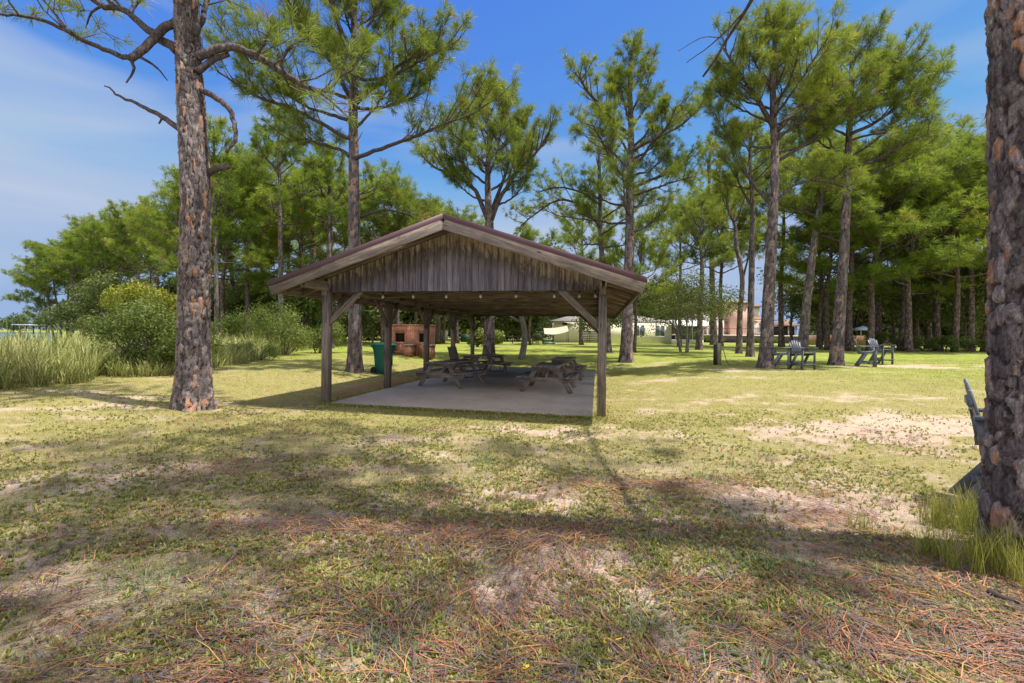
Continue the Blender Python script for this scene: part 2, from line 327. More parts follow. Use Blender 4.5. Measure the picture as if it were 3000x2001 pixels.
def pine(name, label, trunk_pts, r0, r1, zb, zt_, Rc, seed=0, nl=18, dens=1.0, tsz=.33, K_=22, wd=.022, detail=1, extra=(), cat='pine tree', group=None, bias=(0, 0), umb=.5, leafm=None, dead=2, flat=0., lowz=None, thin=1.0, origin=None, flare=.35, gap=0):
    """trunk_pts: world polyline base->top. zb/zt_: crown base and top heights, Rc crown radius."""
    rng = np.random.default_rng(seed); tp = np.array([tuple(p) for p in trunk_pts], float)
    wood = MB('edge', 'tone'); leaf = MB('tint')
    Hh = tp[-1, 2] - tp[0, 2]; base = tp[0].copy()
    step = .03 if detail == 2 else .09 if detail == 1 else .5
    n = 120 if detail == 2 else 40 if detail == 1 else 9
    sp = spline(tp, max(12, int(Hh / step))); sp[0, 2] -= .12
    u = np.linspace(0, 1, len(sp)); rad = r0 + (r1 - r0) * u ** .9
    if detail:
        zl = min(zt_, tp[-1, 2])
        barktube(wood, sp, rad, n, amp=.03 if detail == 2 else .016, pw=.058 if detail == 2 else .08, ph=.19 if detail == 2 else .24, flare=flare, seed=seed)
    else:
        tube(wood, sp, rad * (1 + flare * np.exp(-u * Hh / .4)), n, edge=1, tone=.3)
    def tr(z):
        i = np.clip(np.searchsorted(sp[:, 2], z), 1, len(sp) - 1); return sp[i], rad[i]
    TP, TD, TS = [], [], []
    segs = []
    def twig(p, d, L_, r, leafy=True):
        d = d / (np.linalg.norm(d) + 1e-9); q = p + d * L_; q[2] += L_ * .12
        segs.append((p, q, r))
        if leafy:
            TP.append(q); TD.append((d + (0, 0, .35)) / np.linalg.norm(d + (0, 0, .35))); TS.append(tsz * rng.uniform(.6, 1.25))
            if rng.random() < .55 * dens: m_ = p + (q - p) * rng.uniform(.35, .7); TP.append(m_); TD.append((d + rng.normal(0, .5, 3) + (0, 0, .3))); TD[-1] /= np.linalg.norm(TD[-1]); TS.append(tsz * rng.uniform(.6, .95))
    def foliate(pts, L_, t0, r, k=1.0):
        """secondary and tertiary twigs along a limb"""
        ns = max(3, int(L_ * 3.1 * dens * k + 2)); m = len(pts)
        for a in range(ns):
            t = t0 + (1 - t0) * (a + rng.random()) / ns; x = t * (m - 1); i = min(int(x), m - 2); p = pts[i] + (pts[i + 1] - pts[i]) * (x - i)
            d = pts[i + 1] - pts[i]; d = d / (np.linalg.norm(d) + 1e-9)
            side = np.cross(d, (0, 0, 1)); side = side / (np.linalg.norm(side) + 1e-9)
            sg = 1 if (a % 2) else -1
            sdv = d * rng.uniform(.35, .9) + side * sg * rng.uniform(.4, 1.1) + np.array([0, 0, rng.uniform(-.15, .8) * (1 - flat)])
            sdv /= np.linalg.norm(sdv); Ls = (L_ * .30 * (1.25 - .7 * t) + .25) * rng.uniform(.6, 1.2)
            mid = p + sdv * Ls * .5 + rng.normal(0, .05, 3); end = mid + (sdv + np.array([0, 0, .35])) * Ls * .5
            segs.append((p, mid, r * .38)); segs.append((mid, end, r * .26))
            n3 = max(2, int((Ls * 3.4 + 1.2) * dens))
            for b in range(n3):
                tt = rng.uniform(.3, 1); pp = p + (mid - p) * min(1, tt * 2) if tt < .5 else mid + (end - mid) * (tt * 2 - 1)
                dv = sdv * .6 + rng.normal(0, .55, 3) + np.array([0, 0, .45]); twig(pp, dv, rng.uniform(.18, .42) * min(1.3, tsz / .3), .009)
            twig(end, sdv, .12, .01)
        twig(pts[-1], pts[-1] - pts[-2], .15, .012)
    def limb(pts, ra, rb, leafy=None, k=1.0):
        m = max(5, len(pts) * 3); q = spline(pts, m)
        L_ = np.linalg.norm(np.diff(q, axis=0), axis=1).sum()
        q[1:-1] += rng.normal(0, .005 * min(L_, 3), (m - 2, 3))
        tube(wood, q, np.linspace(ra, rb, m), 10 if detail == 2 else 7 if detail else 4, edge=.13, tone=rng.uniform(.1, .4))
        if leafy is not None: foliate(q, L_, leafy, ra, k)
    for e in extra: limb(*e)
    ztop = min(zt_, tp[-1, 2] + .0)
    for i in range(nl):
        t = (i + rng.random() * .8) / nl
        z = zb + (ztop - zb) * t * .82; p, rr = tr(z)
        az = 2.4 * i + rng.uniform(-.5, .5); el = R(6 + 58 * t ** 1.3 + rng.uniform(-10, 12)) if umb >= 0 else R(-4 + 30 * t)
        prof = (.85 + .35 * math.sin(math.pi * min(1, t * 1.5))) * (1 - .36 * t ** 3) * rng.uniform(.68, 1.12)
        L_ = Rc * prof; d = np.array([math.cos(az) * math.cos(el), math.sin(az) * math.cos(el), math.sin(el)])
        pts = [p]; q = p.copy(); ns = 5
        for s_ in range(ns):
            d = d + np.array([rng.normal(0, .13), rng.normal(0, .13), umb * .16 + rng.normal(0, .08)]) + np.array([bias[0], bias[1], 0]) * .1
            d /= np.linalg.norm(d); q = q + d * L_ / ns
            if q[2] > zt_: q[2] = zt_ - rng.uniform(0, .3)
            pts.append(q.copy())
        ra = min(rr * .5, .035 + L_ * .014) * thin
        limb(pts, ra, ra * .3, .3 + .15 * (1 - t))
    # leader
    foliate(sp[-max(3, int(len(sp) * .08)):], 1.5, .2, .05)
    for i in range(dead):
        z = (lowz or tp[0, 2] + (zb - tp[0, 2]) * .55) + (zb - (lowz or tp[0, 2] + (zb - tp[0, 2]) * .55)) * rng.random()
        p, rr = tr(z); az = rng.uniform(0, 6.28); L_ = rng.uniform(.3, 1.3)
        d = np.array([math.cos(az), math.sin(az), rng.uniform(-.1, .5)])
        limb([p, p + d * L_ * .5, p + d * L_ + rng.normal(0, .1, 3)], .025, .008)
    # twig prisms in one go
    if segs:
        a = np.array([s[0] for s in segs]); b = np.array([s[1] for s in segs]); r = np.array([s[2] for s in segs]); d = b - a; d /= np.linalg.norm(d, axis=1)[:, None] + 1e-9
        s1 = np.cross(d, (.3, .8, .52)); s1 /= np.linalg.norm(s1, axis=1)[:, None] + 1e-9; s2 = np.cross(d, s1)
        V = []
        for q, rr in ((a, r), (b, r * .6)):
            for ang in (0, 2.09, 4.19): V.append(q + (s1 * math.cos(ang) + s2 * math.sin(ang)) * rr[:, None])
        V = np.stack(V, 1); N = len(a); o = np.arange(N)[:, None] * 6
        Fq = np.concatenate([o + np.array([[0, 1, 4, 3]]), o + np.array([[1, 2, 5, 4]]), o + np.array([[2, 0, 3, 5]])])
        wood.add(V, Fq, edge=.6, tone=.2)
    pos = np.array(TP); tin = .45 + .7 * (fbm(pos[:, 0] * .5 + seed, pos[:, 2] * .5 + pos[:, 1] * .5, seed, 3) - .5) + rng.normal(0, .12, len(pos))
    tin[rng.random(len(pos)) < .02] = 1.1
    tufts(leaf, TP, TD, TS, K_, wd, np.clip(tin, 0, 1.1), rng)
    root = empty(name, label, cat, base, 0, group)
    bm = BARK if detail else BARKF
    a = wood.build('trunk', bm, None, True, None); b = leaf.build('crown', leafm or NEED, None)
    for o in (a, b):
        me = o.data; me.transform(Matrix.Translation(-Vector(base))); o.parent = root
    return root

def leafcloud(mb, cen, rad, n, size, rng, tint0=.4, hollow=.55, var=.35):
    """many leaf-sized faces through lumpy lobes"""
    cen = np.array(cen, float); rad = np.array(rad, float); k = len(cen); vol = rad.prod(1) ** (2 / 3); cnt = (n * vol / vol.sum()).astype(int) + 1
    for c, r, m in zip(cen, rad, cnt):
        d = rng.normal(0, 1, (m, 3)); d /= np.linalg.norm(d, axis=1)[:, None]
        lump = .75 + .5 * fbm(d[:, 0] * 2.2 + c[0], d[:, 2] * 2.2 + d[:, 1] * 1.7 + c[1], 5, 3)
        p = c + d * r * (rng.uniform(hollow, 1, m) * lump)[:, None]
        nrm = d + rng.normal(0, .7, (m, 3)); nrm /= np.linalg.norm(nrm, axis=1)[:, None]
        a = np.cross(nrm, rng.normal(0, 1, (m, 3))); a /= np.linalg.norm(a, axis=1)[:, None] + 1e-9; b = np.cross(nrm, a)
        s = size * rng.uniform(.6, 1.3, m)[:, None]
        V = np.stack([p - a * s, p - b * s * .42, p + a * s, p + b * s * .42], 1)
        tn = tint0 + rng.uniform(-.12, .12) + var * (fbm(p[:, 0] * 1.3, p[:, 2] * 1.3 + p[:, 1], 7, 3) - .5) + rng.normal(0, .1, m)
        mb.add(V, np.arange(m * 4).reshape(-1, 4), tint=np.repeat(np.clip(tn, 0, .95), 4))

def oak(name, label, base, H, Wd, stems, seed, n=7000, size=.075, leafm=None, crown_z=.35, cat='oak tree', group=None, blobs=14, lean=0.0, open_=0.0, tint0=.4, sr=.09, bark=None):
    rng = np.random.default_rng(seed); wood = MB('edge', 'tone', 'lc', 'tint'); leaf = MB('tint'); base = np.array(tuple(base))
    cen, rad = [], []
    for i in range(blobs):
        az = i * 2.4 + rng.uniform(-.4, .4); rr = math.sqrt((i + .5) / blobs) * Wd / 2 * .85; z = H * (crown_z + (1 - crown_z) * rng.uniform(.15, .85) * (1 - .35 * (rr / (Wd / 2)) ** 2))
        cen.append((math.cos(az) * rr, math.sin(az) * rr * .8, z)); q = H * .14 * rng.uniform(.7, 1.3) + Wd * .05; rad.append((q * 1.3, q * 1.3, q * .85))
    for s in range(stems):
        az = rng.uniform(0, 6.28); o = np.array([math.cos(az) * .25 * (stems > 1), math.sin(az) * .25 * (stems > 1), -.1])
        top = np.array([o[0] * 3 + lean, o[1] * 3, H * (crown_z + .2)])
        pts = spline([o, o * .6 + top * .35 + rng.normal(0, .12, 3), o * .2 + top * .7 + rng.normal(0, .15, 3), top], 12)
        tube(wood, pts, np.linspace(sr, sr * .5, 12), 8, edge=.8, tone=.55)
        for c in cen[s::stems]:
            i = rng.integers(5, 11); p = pts[i]; c = np.array(c); m = p * .45 + c * .55 + rng.normal(0, .2, 3); m[2] -= .1
            tube(wood, spline([p, m, c], 7), np.linspace(sr * .45, .012, 7), 5, edge=.8, tone=.45)
    leafcloud(leaf, cen, rad, n, size, rng, tint0, .35 + open_)
    root = empty(name, label, cat, base, 0, group)
    wood.build('trunk', bark or BARKF, root, True); leaf.build('crown', leafm or OAKL, root)
    return root
def bush(name, label, base, W_, H, seed, n=5000, size=.05, leafm=None, cat='bush', group=None, blobs=9, D_=None, tint0=.45):
    rng = np.random.default_rng(seed); wood = MB('edge', 'tone'); leaf = MB('tint'); D_ = D_ or W_ * .7
    cen, rad = [], []
    for i in range(blobs):
        x = rng.uniform(-.5, .5); y = rng.uniform(-.5, .5); z = H * rng.uniform(.25, .72) * (1 - .8 * x * x)
        cen.append((x * W_ * .75, y * D_ * .75, z)); q = rng.uniform(.75, 1.25); rad.append((W_ * .2 * q, D_ * .22 * q, H * .27 * q))
    for c in cen:
        c = np.array(c); tube(wood, spline([(c[0] * .2, c[1] * .2, -.1), c * (.5, .5, .5) + rng.normal(0, .08, 3), c], 7), np.linspace(.03, .008, 7), 5, edge=.8, tone=.3)
    leafcloud(leaf, cen, rad, n, size, rng, tint0, .2)
    root = empty(name, label, cat, tuple(base), 0, group)
    wood.build('stem', BARKF, root, True); leaf.build('foliage', leafm or BUSHL, root)
    return root

# ------------------------------------------------------------------ ground
def gauss(x, y, cx, cy, sx, sy): return np.exp(-((x - cx) / sx) ** 2 - ((y - cy) / sy) ** 2)
SANDY = [  # display x, y, spread x, spread y (m), strength : bare sandy places seen in the photo
 (2150, 1010, 2.6, 1.0, .95), (2200, 965, 1.6, .45, .8), (1850, 1160, 1.8, .45, .8), (1500, 1120, 1.2, .5, .55), (1080, 985, 1.6, .35, .6), (1310, 1000, 1.0, .4, .5),
 (100, 1100, 1.8, .5, .6), (330, 1075, 1.2, .35, .4), (820, 1240, 1.0, .35, .5), (1180, 1230, .8, .4, .6), (1650, 1350, 1.2, .4, .45), (1250, 1460, .7, .3, .5),
 (2180, 842, 6, 1.3, .75), (1960, 985, 1.6, .7, .5), (1560, 805, 4, 1.2, .3), (1480, 835, 3.2, .8, .35), (1700, 850, 3.5, .8, .38), (1600, 870, 4.5, .7, .3), (1850, 905, 3, .5, .3), (1500, 930, 2, .4, .3), (700, 1000, 1.6, .35, .35), (620, 950, 1.2, .3, .3), (1040, 850, 1.5, 1.2, .4), (300, 905, 2, .4, .3), (1130, 1175, 1.2, .5, .4)]
SP = [(tuple(at(a, b)), sx, sy, s) for a, b, sx, sy, s in SANDY]
def cover(x, y):
    d = np.hypot(x, y)
    c = .80 + .9 * (fbm(x * .55, y * .8, 21, 4) - .5) - .16 * smooth(6.5, 3.2, d) + .15 * smooth(16, 26, d)
    for p, sx, sy, s in SP: c = c - s * gauss(x, y, p[0], p[1], sx, sy) * np.clip(.25 + 3.2 * (fbm(x * 1.1 + 7, y * 2.0, 31, 4) - .32), 0, 1.25)
    c = c - .04 * smooth(9, 5, d) - 1.5 * (fbm(x * 2.2, y * 2.8, 40, 4) - .5) * smooth(26, 9, d)
    return np.clip(c, 0, 1)
def straw(x, y):
    d = np.hypot(x, y)
    s = .55 * smooth(.54, .74, fbm(x * .9 - y * .4, y * 1.6, 55, 4)) * smooth(11, 5, d) + .05 * smooth(6, 3, d)
    lx = (x - FLP.x) * PR.x + (y - FLP.y) * PR.y; ly = (x - FLP.x) * PD.x + (y - FLP.y) * PD.y
    s = s + 1.0 * gauss(lx, ly, -.55, 5.5, .75, 6.5) * (lx < .2)      # straw drifted against the pad
    for p, sx, sy, q in SP: s = s + (.3 if p[1] < 12 else .75) * q * gauss(x, y, p[0] - .3, p[1] + .2, sx, sy) * np.clip(3 * (fbm(x * .8, y * 1.4, 61, 3) - .3), 0, 1.3)
    return np.clip(s, 0, 1)
u = np.arange(-6, 6.001, .025); gxs = 3 * np.sinh(u); v_ = np.arange(-2.2, 6.001, .025); gys = 3 * np.sinh(v_)
X, Y = np.meshgrid(gxs, gys); Z = tz(X, Y)
nearw = smooth(14, 7, np.hypot(X, Y)); Z = Z + nearw * .022 * (fbm(X * 5, Y * 5, 77, 3) - .5)
g = MB('cover', 'straw'); nx = len(gxs); ny = len(gys); i = np.arange(ny - 1)[:, None] * nx; j = np.arange(nx - 1)[None]
g.add(np.stack([X, Y, Z], -1), np.stack([i + j, i + j + 1, i + nx + j + 1, i + nx + j], -1).reshape(-1, 4), cover=cover(X, Y).ravel(), straw=straw(X, Y).ravel())
def m_ground():
    t = T('lawn_and_sand', (.3, .3, .12)); p = t.pos(); cv = t.attr('cover'); st = t.attr('straw')
    n1 = t.noise(p, 1.4, 6, .65); n2 = t.noise(p, 14, 6, .7); n3 = t.noise(p, 75, 4, .7); n0 = t.noise(p, .22, 3)
    sand = t.ramp(n2, (.25, (.31, .23, .17)), (.5, (.44, .34, .26)), (.75, (.56, .45, .355)))
    sand = t.mix(1, sand, t.ramp(n3, (.3, .72), (.65, 1.12)), 'MULTIPLY')
    grass = t.ramp(n2, (.25, (.16, .14, .05)), (.5, (.275, .242, .09)), (.75, (.41, .36, .165)))
    dist = t.n('ShaderNodeVectorMath', {0: p, 1: (1, 1, 0)}, operation='MULTIPLY').outputs[0]; dl = t.n('ShaderNodeVectorMath', {0: dist}, operation='LENGTH').outputs['Value']
    green = t.ramp(n1, (.3, (.14, .18, .03)), (.55, (.24, .29, .045)), (.75, (.36, .37, .09)))
    far = t.n('ShaderNodeMapRange', {0: dl, 1: 15.0, 2: 27.0}).outputs[0]
    grass = t.mix(t.ma('MULTIPLY', far, t.ramp(n0, (.3, .55), (.6, 1.0)), True), grass, green)
    grass = t.mix(1, grass, t.ramp(n3, (.3, .6), (.7, 1.2)), 'MULTIPLY')
    n4 = t.noise(t.map(p, (1, 1.5, 1)), 4.5, 5, .7); f = t.ma('ADD', t.ma('ADD', cv, t.ma('MULTIPLY', t.ma('SUBTRACT', n4, .5), 1.3)), t.ma('MULTIPLY', t.ma('SUBTRACT', n2, .5), 1.3)); f = t.ma('ADD', f, t.ma('MULTIPLY', t.ma('SUBTRACT', n3, .5), .6))
    m = t.n('ShaderNodeMapRange', {0: f, 1: .34, 2: .60}).outputs[0]; m = t.ma('MULTIPLY', m, t.n('ShaderNodeMapRange', {0: dl, 1: 8.0, 2: 3.5, 3: 1.0, 4: .45}).outputs[0])
    col = t.mix(m, sand, grass)
    ps = t.map(p, (1, 4, 1)); s1 = t.noise(ps, 9, 6, .75, 1.2)
    lit = t.ramp(s1, (.3, (.13, .065, .042)), (.5, (.28, .15, .09)), (.7, (.42, .30, .22)))
    sf = t.ma('ADD', st, t.ma('MULTIPLY', t.ma('SUBTRACT', s1, .5), 1.5)); sm = t.n('ShaderNodeMapRange', {0: sf, 1: .45, 2: .75}).outputs[0]
    col = t.mix(t.ma('MULTIPLY', sm, .85), col, lit)
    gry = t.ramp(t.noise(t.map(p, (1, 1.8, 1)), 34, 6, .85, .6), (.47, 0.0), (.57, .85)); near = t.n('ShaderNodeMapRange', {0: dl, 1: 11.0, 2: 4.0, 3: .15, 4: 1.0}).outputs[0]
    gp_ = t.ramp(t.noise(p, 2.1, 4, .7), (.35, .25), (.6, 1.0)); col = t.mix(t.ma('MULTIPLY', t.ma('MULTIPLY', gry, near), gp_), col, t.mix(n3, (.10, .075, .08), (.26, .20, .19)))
    h = t.ma('ADD', n2, t.ma('MULTIPLY', n3, .6))
    return t.out(col, .95, t.bump(h, .7, .03), .1)
tag(g.build('ground', m_ground(), None, True), None, None, None, 'structure')
wt = MB(); wt.add([(-700, 20, -.42), (-14, 20, -.42), (-14, 700, -.42), (-700, 700, -.42)], [[0, 1, 2, 3]])
t = T('water', (.2, .3, .4)); WM = t.out((.10, .17, .22), .12, t.bump(t.noise(t.pos(), 1.2, 4), .25, .05), .5)
tag(wt.build('water', WM), None, None, None, 'structure')

# ---- short grass and weeds, straw: nobody could count them
def local(x, y): return (x - FLP.x) * PR.x + (y - FLP.y) * PR.y, (x - FLP.x) * PD.x + (y - FLP.y) * PD.y
def onpad(x, y, m=0.0):
    lx, ly = local(x, y); return (lx > .12 - m) & (lx < 5.92 + m) & (ly > -.16 - m) & (ly < 12.4 + m)
def scatter(n, rmin, rmax, rng, amax=1.02):
    d = np.exp(rng.uniform(math.log(rmin), math.log(rmax), n)); a = rng.uniform(-amax, amax, n); return d * np.tan(a * .9) , d
def blades(mb, x, y, z, L_, wd, rng, lean=.7, seg=1, tint=.5, bend=0.0):
    n = len(x); az = rng.uniform(0, 6.283, n); el = rng.uniform(.25, 1.0, n) ** lean * 1.45
    d = np.stack([np.cos(az) * np.cos(el), np.sin(az) * np.cos(el), np.sin(el)], 1); s = np.stack([-np.sin(az), np.cos(az), np.zeros(n)], 1)
    b = np.stack([x, y, z - .004], 1); L_ = L_ * rng.uniform(.6, 1.25, n); wv = s * (wd * rng.uniform(.7, 1.3, n))[:, None]
    rows = []
    for k in range(seg + 1):
        q = k / (seg + 1); c = b + d * (L_ * q)[:, None]; c[:, 2] -= bend * L_ * q ** 3; c[:, :2] += d[:, :2] * (bend * L_ * q * q)[:, None] * 1.2
        ww = wv * (.55 + .45 * math.sin(math.pi * min(1, q * 1.4 + .1))) if k else wv * .45
        rows += [c - ww, c + ww]
    c = b + d * L_[:, None]; c[:, 2] -= bend * L_; c[:, :2] += d[:, :2] * (bend * L_)[:, None] * 1.2; rows.append(c)
    V = np.stack(rows, 1); m = V.shape[1]; o = np.arange(n)[:, None] * m; fs = []
    for k in range(seg): fs.append(o + np.array([[2 * k, 2 * k + 1, 2 * k + 3, 2 * k + 2]]))
    fs.append(o + np.array([[2 * seg, 2 * seg + 1, 2 * seg + 2]]))
    tt = np.repeat(np.clip(tint + rng.normal(0, .16, n), 0, .97), m)
    mb.add(V, fs, tint=tt)
rg = np.random.default_rng(5)
gr = MB('tint')
x, y = scatter(125000, 1.7, 24, rg); keep = (rg.random(len(x)) < cover(x, y) ** 1.5 * 1.0 + .04) & ~onpad(x, y)
x, y = x[keep], y[keep]; d = np.hypot(x, y); kk = 5
jx = np.repeat(x, kk) + rg.normal(0, .016, len(x) * kk) * np.repeat(1 + d * .12, kk); jy = np.repeat(y, kk) + rg.normal(0, .016, len(x) * kk) * np.repeat(1 + d * .12, kk)
sc_ = np.repeat(.7 + d * .055, kk)
blades(gr, jx, jy, tz(jx, jy), .036 * sc_, .0042 * sc_, rg, .8, 0, np.repeat(.42 + .5 * (fbm(x * .9, y * .9, 88) - .5) + .1 * smooth(5, 9, d), kk))
GRASS = m_needles('short_grass', (.11, .14, .035), (.30, .31, .07), (.58, .53, .24), .4)
ea = rg.uniform(0, 1, 1500); ex = np.where(ea < .6, rg.uniform(-.1, 6.2, 1500), np.where(ea < .8, -.02 - rg.exponential(.06, 1500), 6.0 + rg.exponential(.08, 1500))); ey = np.where(ea < .6, -.17 - rg.exponential(.07, 1500), rg.uniform(-.1, 9, 1500))
x = FLP.x + PR.x * ex + PD.x * ey; y = FLP.y + PR.y * ex + PD.y * ey; kk = 7; jx = np.repeat(x, kk) + rg.normal(0, .02, 1500 * kk); jy = np.repeat(y, kk) + rg.normal(0, .02, 1500 * kk)
blades(gr, jx, jy, tz(jx, jy), .075 * np.ones(len(jx)), .006 * np.ones(len(jx)), rg, .5, 1, .4, .2)
x, y = scatter(42000, 1.7, 10, rg); keep = (rg.random(len(x)) < .12 + .88 * smooth(.42, .58, fbm(x * 1.7, y * 2.1, 91, 4))); x, y = x[keep], y[keep]; kk = 7
jx = np.repeat(x, kk) + rg.normal(0, .007, len(x) * kk); jy = np.repeat(y, kk) + rg.normal(0, .007, len(x) * kk)
blades(gr, jx, jy, tz(jx, jy) + .008, np.repeat(.024 + .02 * rg.random(len(x)), kk), .0078 * np.ones(len(jx)), rg, .8, 1, np.repeat(np.clip(rg.normal(.5, .22, len(x)), 0, .9), kk), .2)
tag(gr.build('short_grass', GRASS), 'short yellow-green grass and weeds covering the lawn in tufts', 'grass', None, 'stuff')
ps = MB('tint')
x, y = scatter(76000, 1.7, 12, rg, 1.02); keep = (rg.random(len(x)) < straw(x, y) * .8 + .16 * smooth(9, 3, np.hypot(x, y)) * smooth(.35, .6, fbm(x * 2.5, y * 4, 71, 3))) & ~onpad(x, y)
x, y = x[keep], y[keep]; n = len(x); az = rg.normal(0, .7, n) + 2.6 * (fbm(x * .8, y * .8, 66) - .3) * 3; d = np.hypot(x, y)
L_ = rg.uniform(.06, .13, n) * (1 + .04 * d); wd = .0017 * (.8 + d * .16)
dx, dy = np.cos(az), np.sin(az); cz = rg.uniform(.004, .02, n); cu = rg.normal(0, .14, n); b = []
for q in (-1, 0, 1):
    cx = x + dx * L_ * q - dy * cu * L_ * (1 - q * q); cy = y + dy * L_ * q + dx * cu * L_ * (1 - q * q); cz_ = tz(cx, cy) + .012 + cz * (1 if q else 1.5)
    for s in (-1, 1): b.append(np.stack([cx - dy * wd * s, cy + dx * wd * s, cz_], 1))
V = np.stack(b, 1); o = np.arange(n)[:, None] * 6
ps.add(V, [np.concatenate([o + np.array([[0, 1, 3, 2]]), o + np.array([[2, 3, 5, 4]])])], tint=np.repeat(rg.random(n), 6))
t = T('pine_straw', (.3, .15, .08)); k = t.attr('tint')
STRAW = t.out(t.ramp(k, (0, (.07, .053, .056)), (.38, (.17, .135, .14)), (.46, (.12, .045, .03)), (.8, (.26, .10, .055)), (1, (.46, .25, .10))), .8)
x, y = scatter(9000, 1.7, 7, rg, 1.02); n = len(x); ang = rg.uniform(0, 6.28, n); a_ = rg.uniform(.004, .013, n); V = []
for q in range(5): V.append(np.stack([x + a_ * np.cos(ang + q * 1.256) * rg.uniform(.6, 1.2, n), y + a_ * np.sin(ang + q * 1.256) * rg.uniform(.6, 1.2, n), tz(x, y) + .014 + rg.uniform(0, .008, n)], 1))
ps.add(np.stack(V, 1), np.arange(n * 5).reshape(-1, 5), tint=np.repeat(rg.uniform(0, .34, n), 5))
lx_ = rg.uniform(.2, 5.8, 420); ly_ = .1 + rg.exponential(2.2, 420); ly_ = ly_[ly_ < 12]; lx_ = lx_[:len(ly_)]; n = len(lx_); ang = rg.normal(.2, .6, n); V = []
for sg in (-1, 1):
    for s2 in (-1, 1): qx = lx_ + np.cos(ang) * .1 * sg - np.sin(ang) * .002 * s2 * sg; qy = ly_ + np.sin(ang) * .1 * sg + np.cos(ang) * .002 * s2 * sg; V.append(np.stack([FLP.x + PR.x * qx + PD.x * qy, FLP.y + PR.y * qx + PD.y * qy, .042 - .008 * (qx - 3)], 1))
ps.add(np.stack(V, 1), np.arange(n * 4).reshape(-1, 4), tint=np.repeat(rg.uniform(.3, .8, n), 4))
tag(ps.build('pine_straw', STRAW), 'fallen red-brown pine needles strewn over the sandy lawn', 'pine straw', None, 'stuff')
# soft clumps of greener blades in the near right of the lawn
cl = MB('tint')
for a, b_ in [(1700, 1290), (1790, 1300), (1850, 1330), (1960, 1260), (1900, 1385), (2000, 1400), (1700, 1200), (2060, 1330), (2110, 1480), (330, 1350), (500, 1420), (900, 1500), (1620, 1100), (1100, 1060), (2200, 1405), (1480, 1420), (1660, 1500)]:
    c = at(a, b_); m = 130; xx = c.x + rg.normal(0, .13, m); yy = c.y + rg.normal(0, .11, m)
    blades(cl, xx, yy, tz(xx, yy), .10, .0045, rg, 1.6, 1, .35, .25)
CLG = m_needles('blue_green_grass', (.08, .13, .05), (.2, .28, .12), (.36, .40, .22), .3)
tag(cl.build('clump_grass', CLG), 'loose blue-green blades lying in clumps on the near sand', 'grass', None, 'stuff')
# ------------------------------------------------------------------ pavilion
pav = empty('picnic_pavilion', 'open gable-roofed timber picnic pavilion over a concrete pad', 'pavilion', (FLP.x, FLP.y, 0), -PA)
def mbw(): return MB('lc', 'tint')
SL = .335
def zd(x): return 2.60 + SL * (min(x, 6.1 - x) + .68)          # underside of the roof deck
Y0, Y1 = -.93, 13.13
pad = mbw(); V = []
for z0 in (-.12, None):
    for xx, yy in ((.12, -.16), (5.92, -.16), (5.92, 12.4), (.12, 12.4)): V.append((xx, yy, (z0 if z0 is not None else .035 - .008 * (xx - 3))))
pad.add(V, np.array([[0, 1, 5, 4], [1, 2, 6, 5], [2, 3, 7, 6], [3, 0, 4, 7], [4, 5, 6, 7]]), lc=np.array(V), tint=.5)
t = T('concrete', (.4, .38, .36)); p = t.obj(); a = t.noise(p, .8, 5, .6); b = t.noise(p, 30, 5, .7); c_ = t.noise(t.map(p, (3, 14, 1)), 2.2, 5, .8, 1.5)
col = t.ramp(a, (.3, (.29, .252, .225)), (.7, (.40, .35, .31))); col = t.mix(1, col, t.ramp(b, (.3, .85), (.7, 1.07)), 'MULTIPLY'); col = t.mix(t.ramp(c_, (.66, 0.0), (.72, .6)), col, (.17, .10, .075))
CONC = t.out(col, .85, t.bump(b, .2, .005), .2)
po = pad.build('concrete_pad', CONC); po.location = pav.location; po.rotation_euler = pav.rotation_euler; tag(po, None, None, None, 'structure')
def wpt(lx, ly, z=0): q = FLP + PR * lx + PD * ly; return Vector((q.x, q.y, z))
for k in range(5):
    for xx in (0, 6.1):
        m = mbw(); q = wpt(xx, k * 3.05); zg = zt(q.x, q.y) - .08
        top = 2.535 if k == 0 else 2.56
        bar(m, (xx, k * 3.05, zg), (xx, k * 3.05, top), .165, .165, (0, 1, 0), .008); m.build('post', WOOD, pav)
for xx in (-.0, 6.1):
    m = mbw()
    for s in (-1, 1): bar(m, (xx + s * .048, Y0 + .06, 2.67), (xx + s * .048, Y1 - .06, 2.67), .042, .2, (0, 0, 1), .004)
    m.build('side_beam', WOODD, pav)
for k in range(11):                                                  # trusses
    yy = .06 + k * 1.214; m = mbw()
    bar(m, (.08, yy, 2.685), (6.02, yy, 2.685), .045, .15)
    for s in (0, 1):
        f = (lambda x: x) if s == 0 else (lambda x: 6.1 - x)
        bar(m, (f(-.64), yy, zd(-.64) - .075), (f(3.045), yy, zd(3.045) - .075), .045, .14)
        bar(m, (f(1.2), yy + .05, 2.72), (f(2.1), yy + .05, zd(2.1) - .08), .04, .09)
        bar(m, (f(3.0), yy + .05, 2.72), (f(2.1), yy + .05, zd(2.1) - .08), .04, .09)
    m.build('truss', WOODD, pav)
for yy in (Y0 + .1, -.45, Y1 - .45, Y1 - .1):
    for s in (0, 1):
        m = mbw()
        f = (lambda x: x) if s == 0 else (lambda x: 6.1 - x)
        bar(m, (f(-.64), yy, zd(-.64) - .06), (f(3.045), yy, zd(3.045) - .06), .045, .11); m.build('overhang_rafter', WOODD, pav)
m = mbw(); n_ = 21; W_ = math.hypot(3.72, 3.72 * SL) / n_; nrm = Vector((-SL, 0, 1)).normalized()
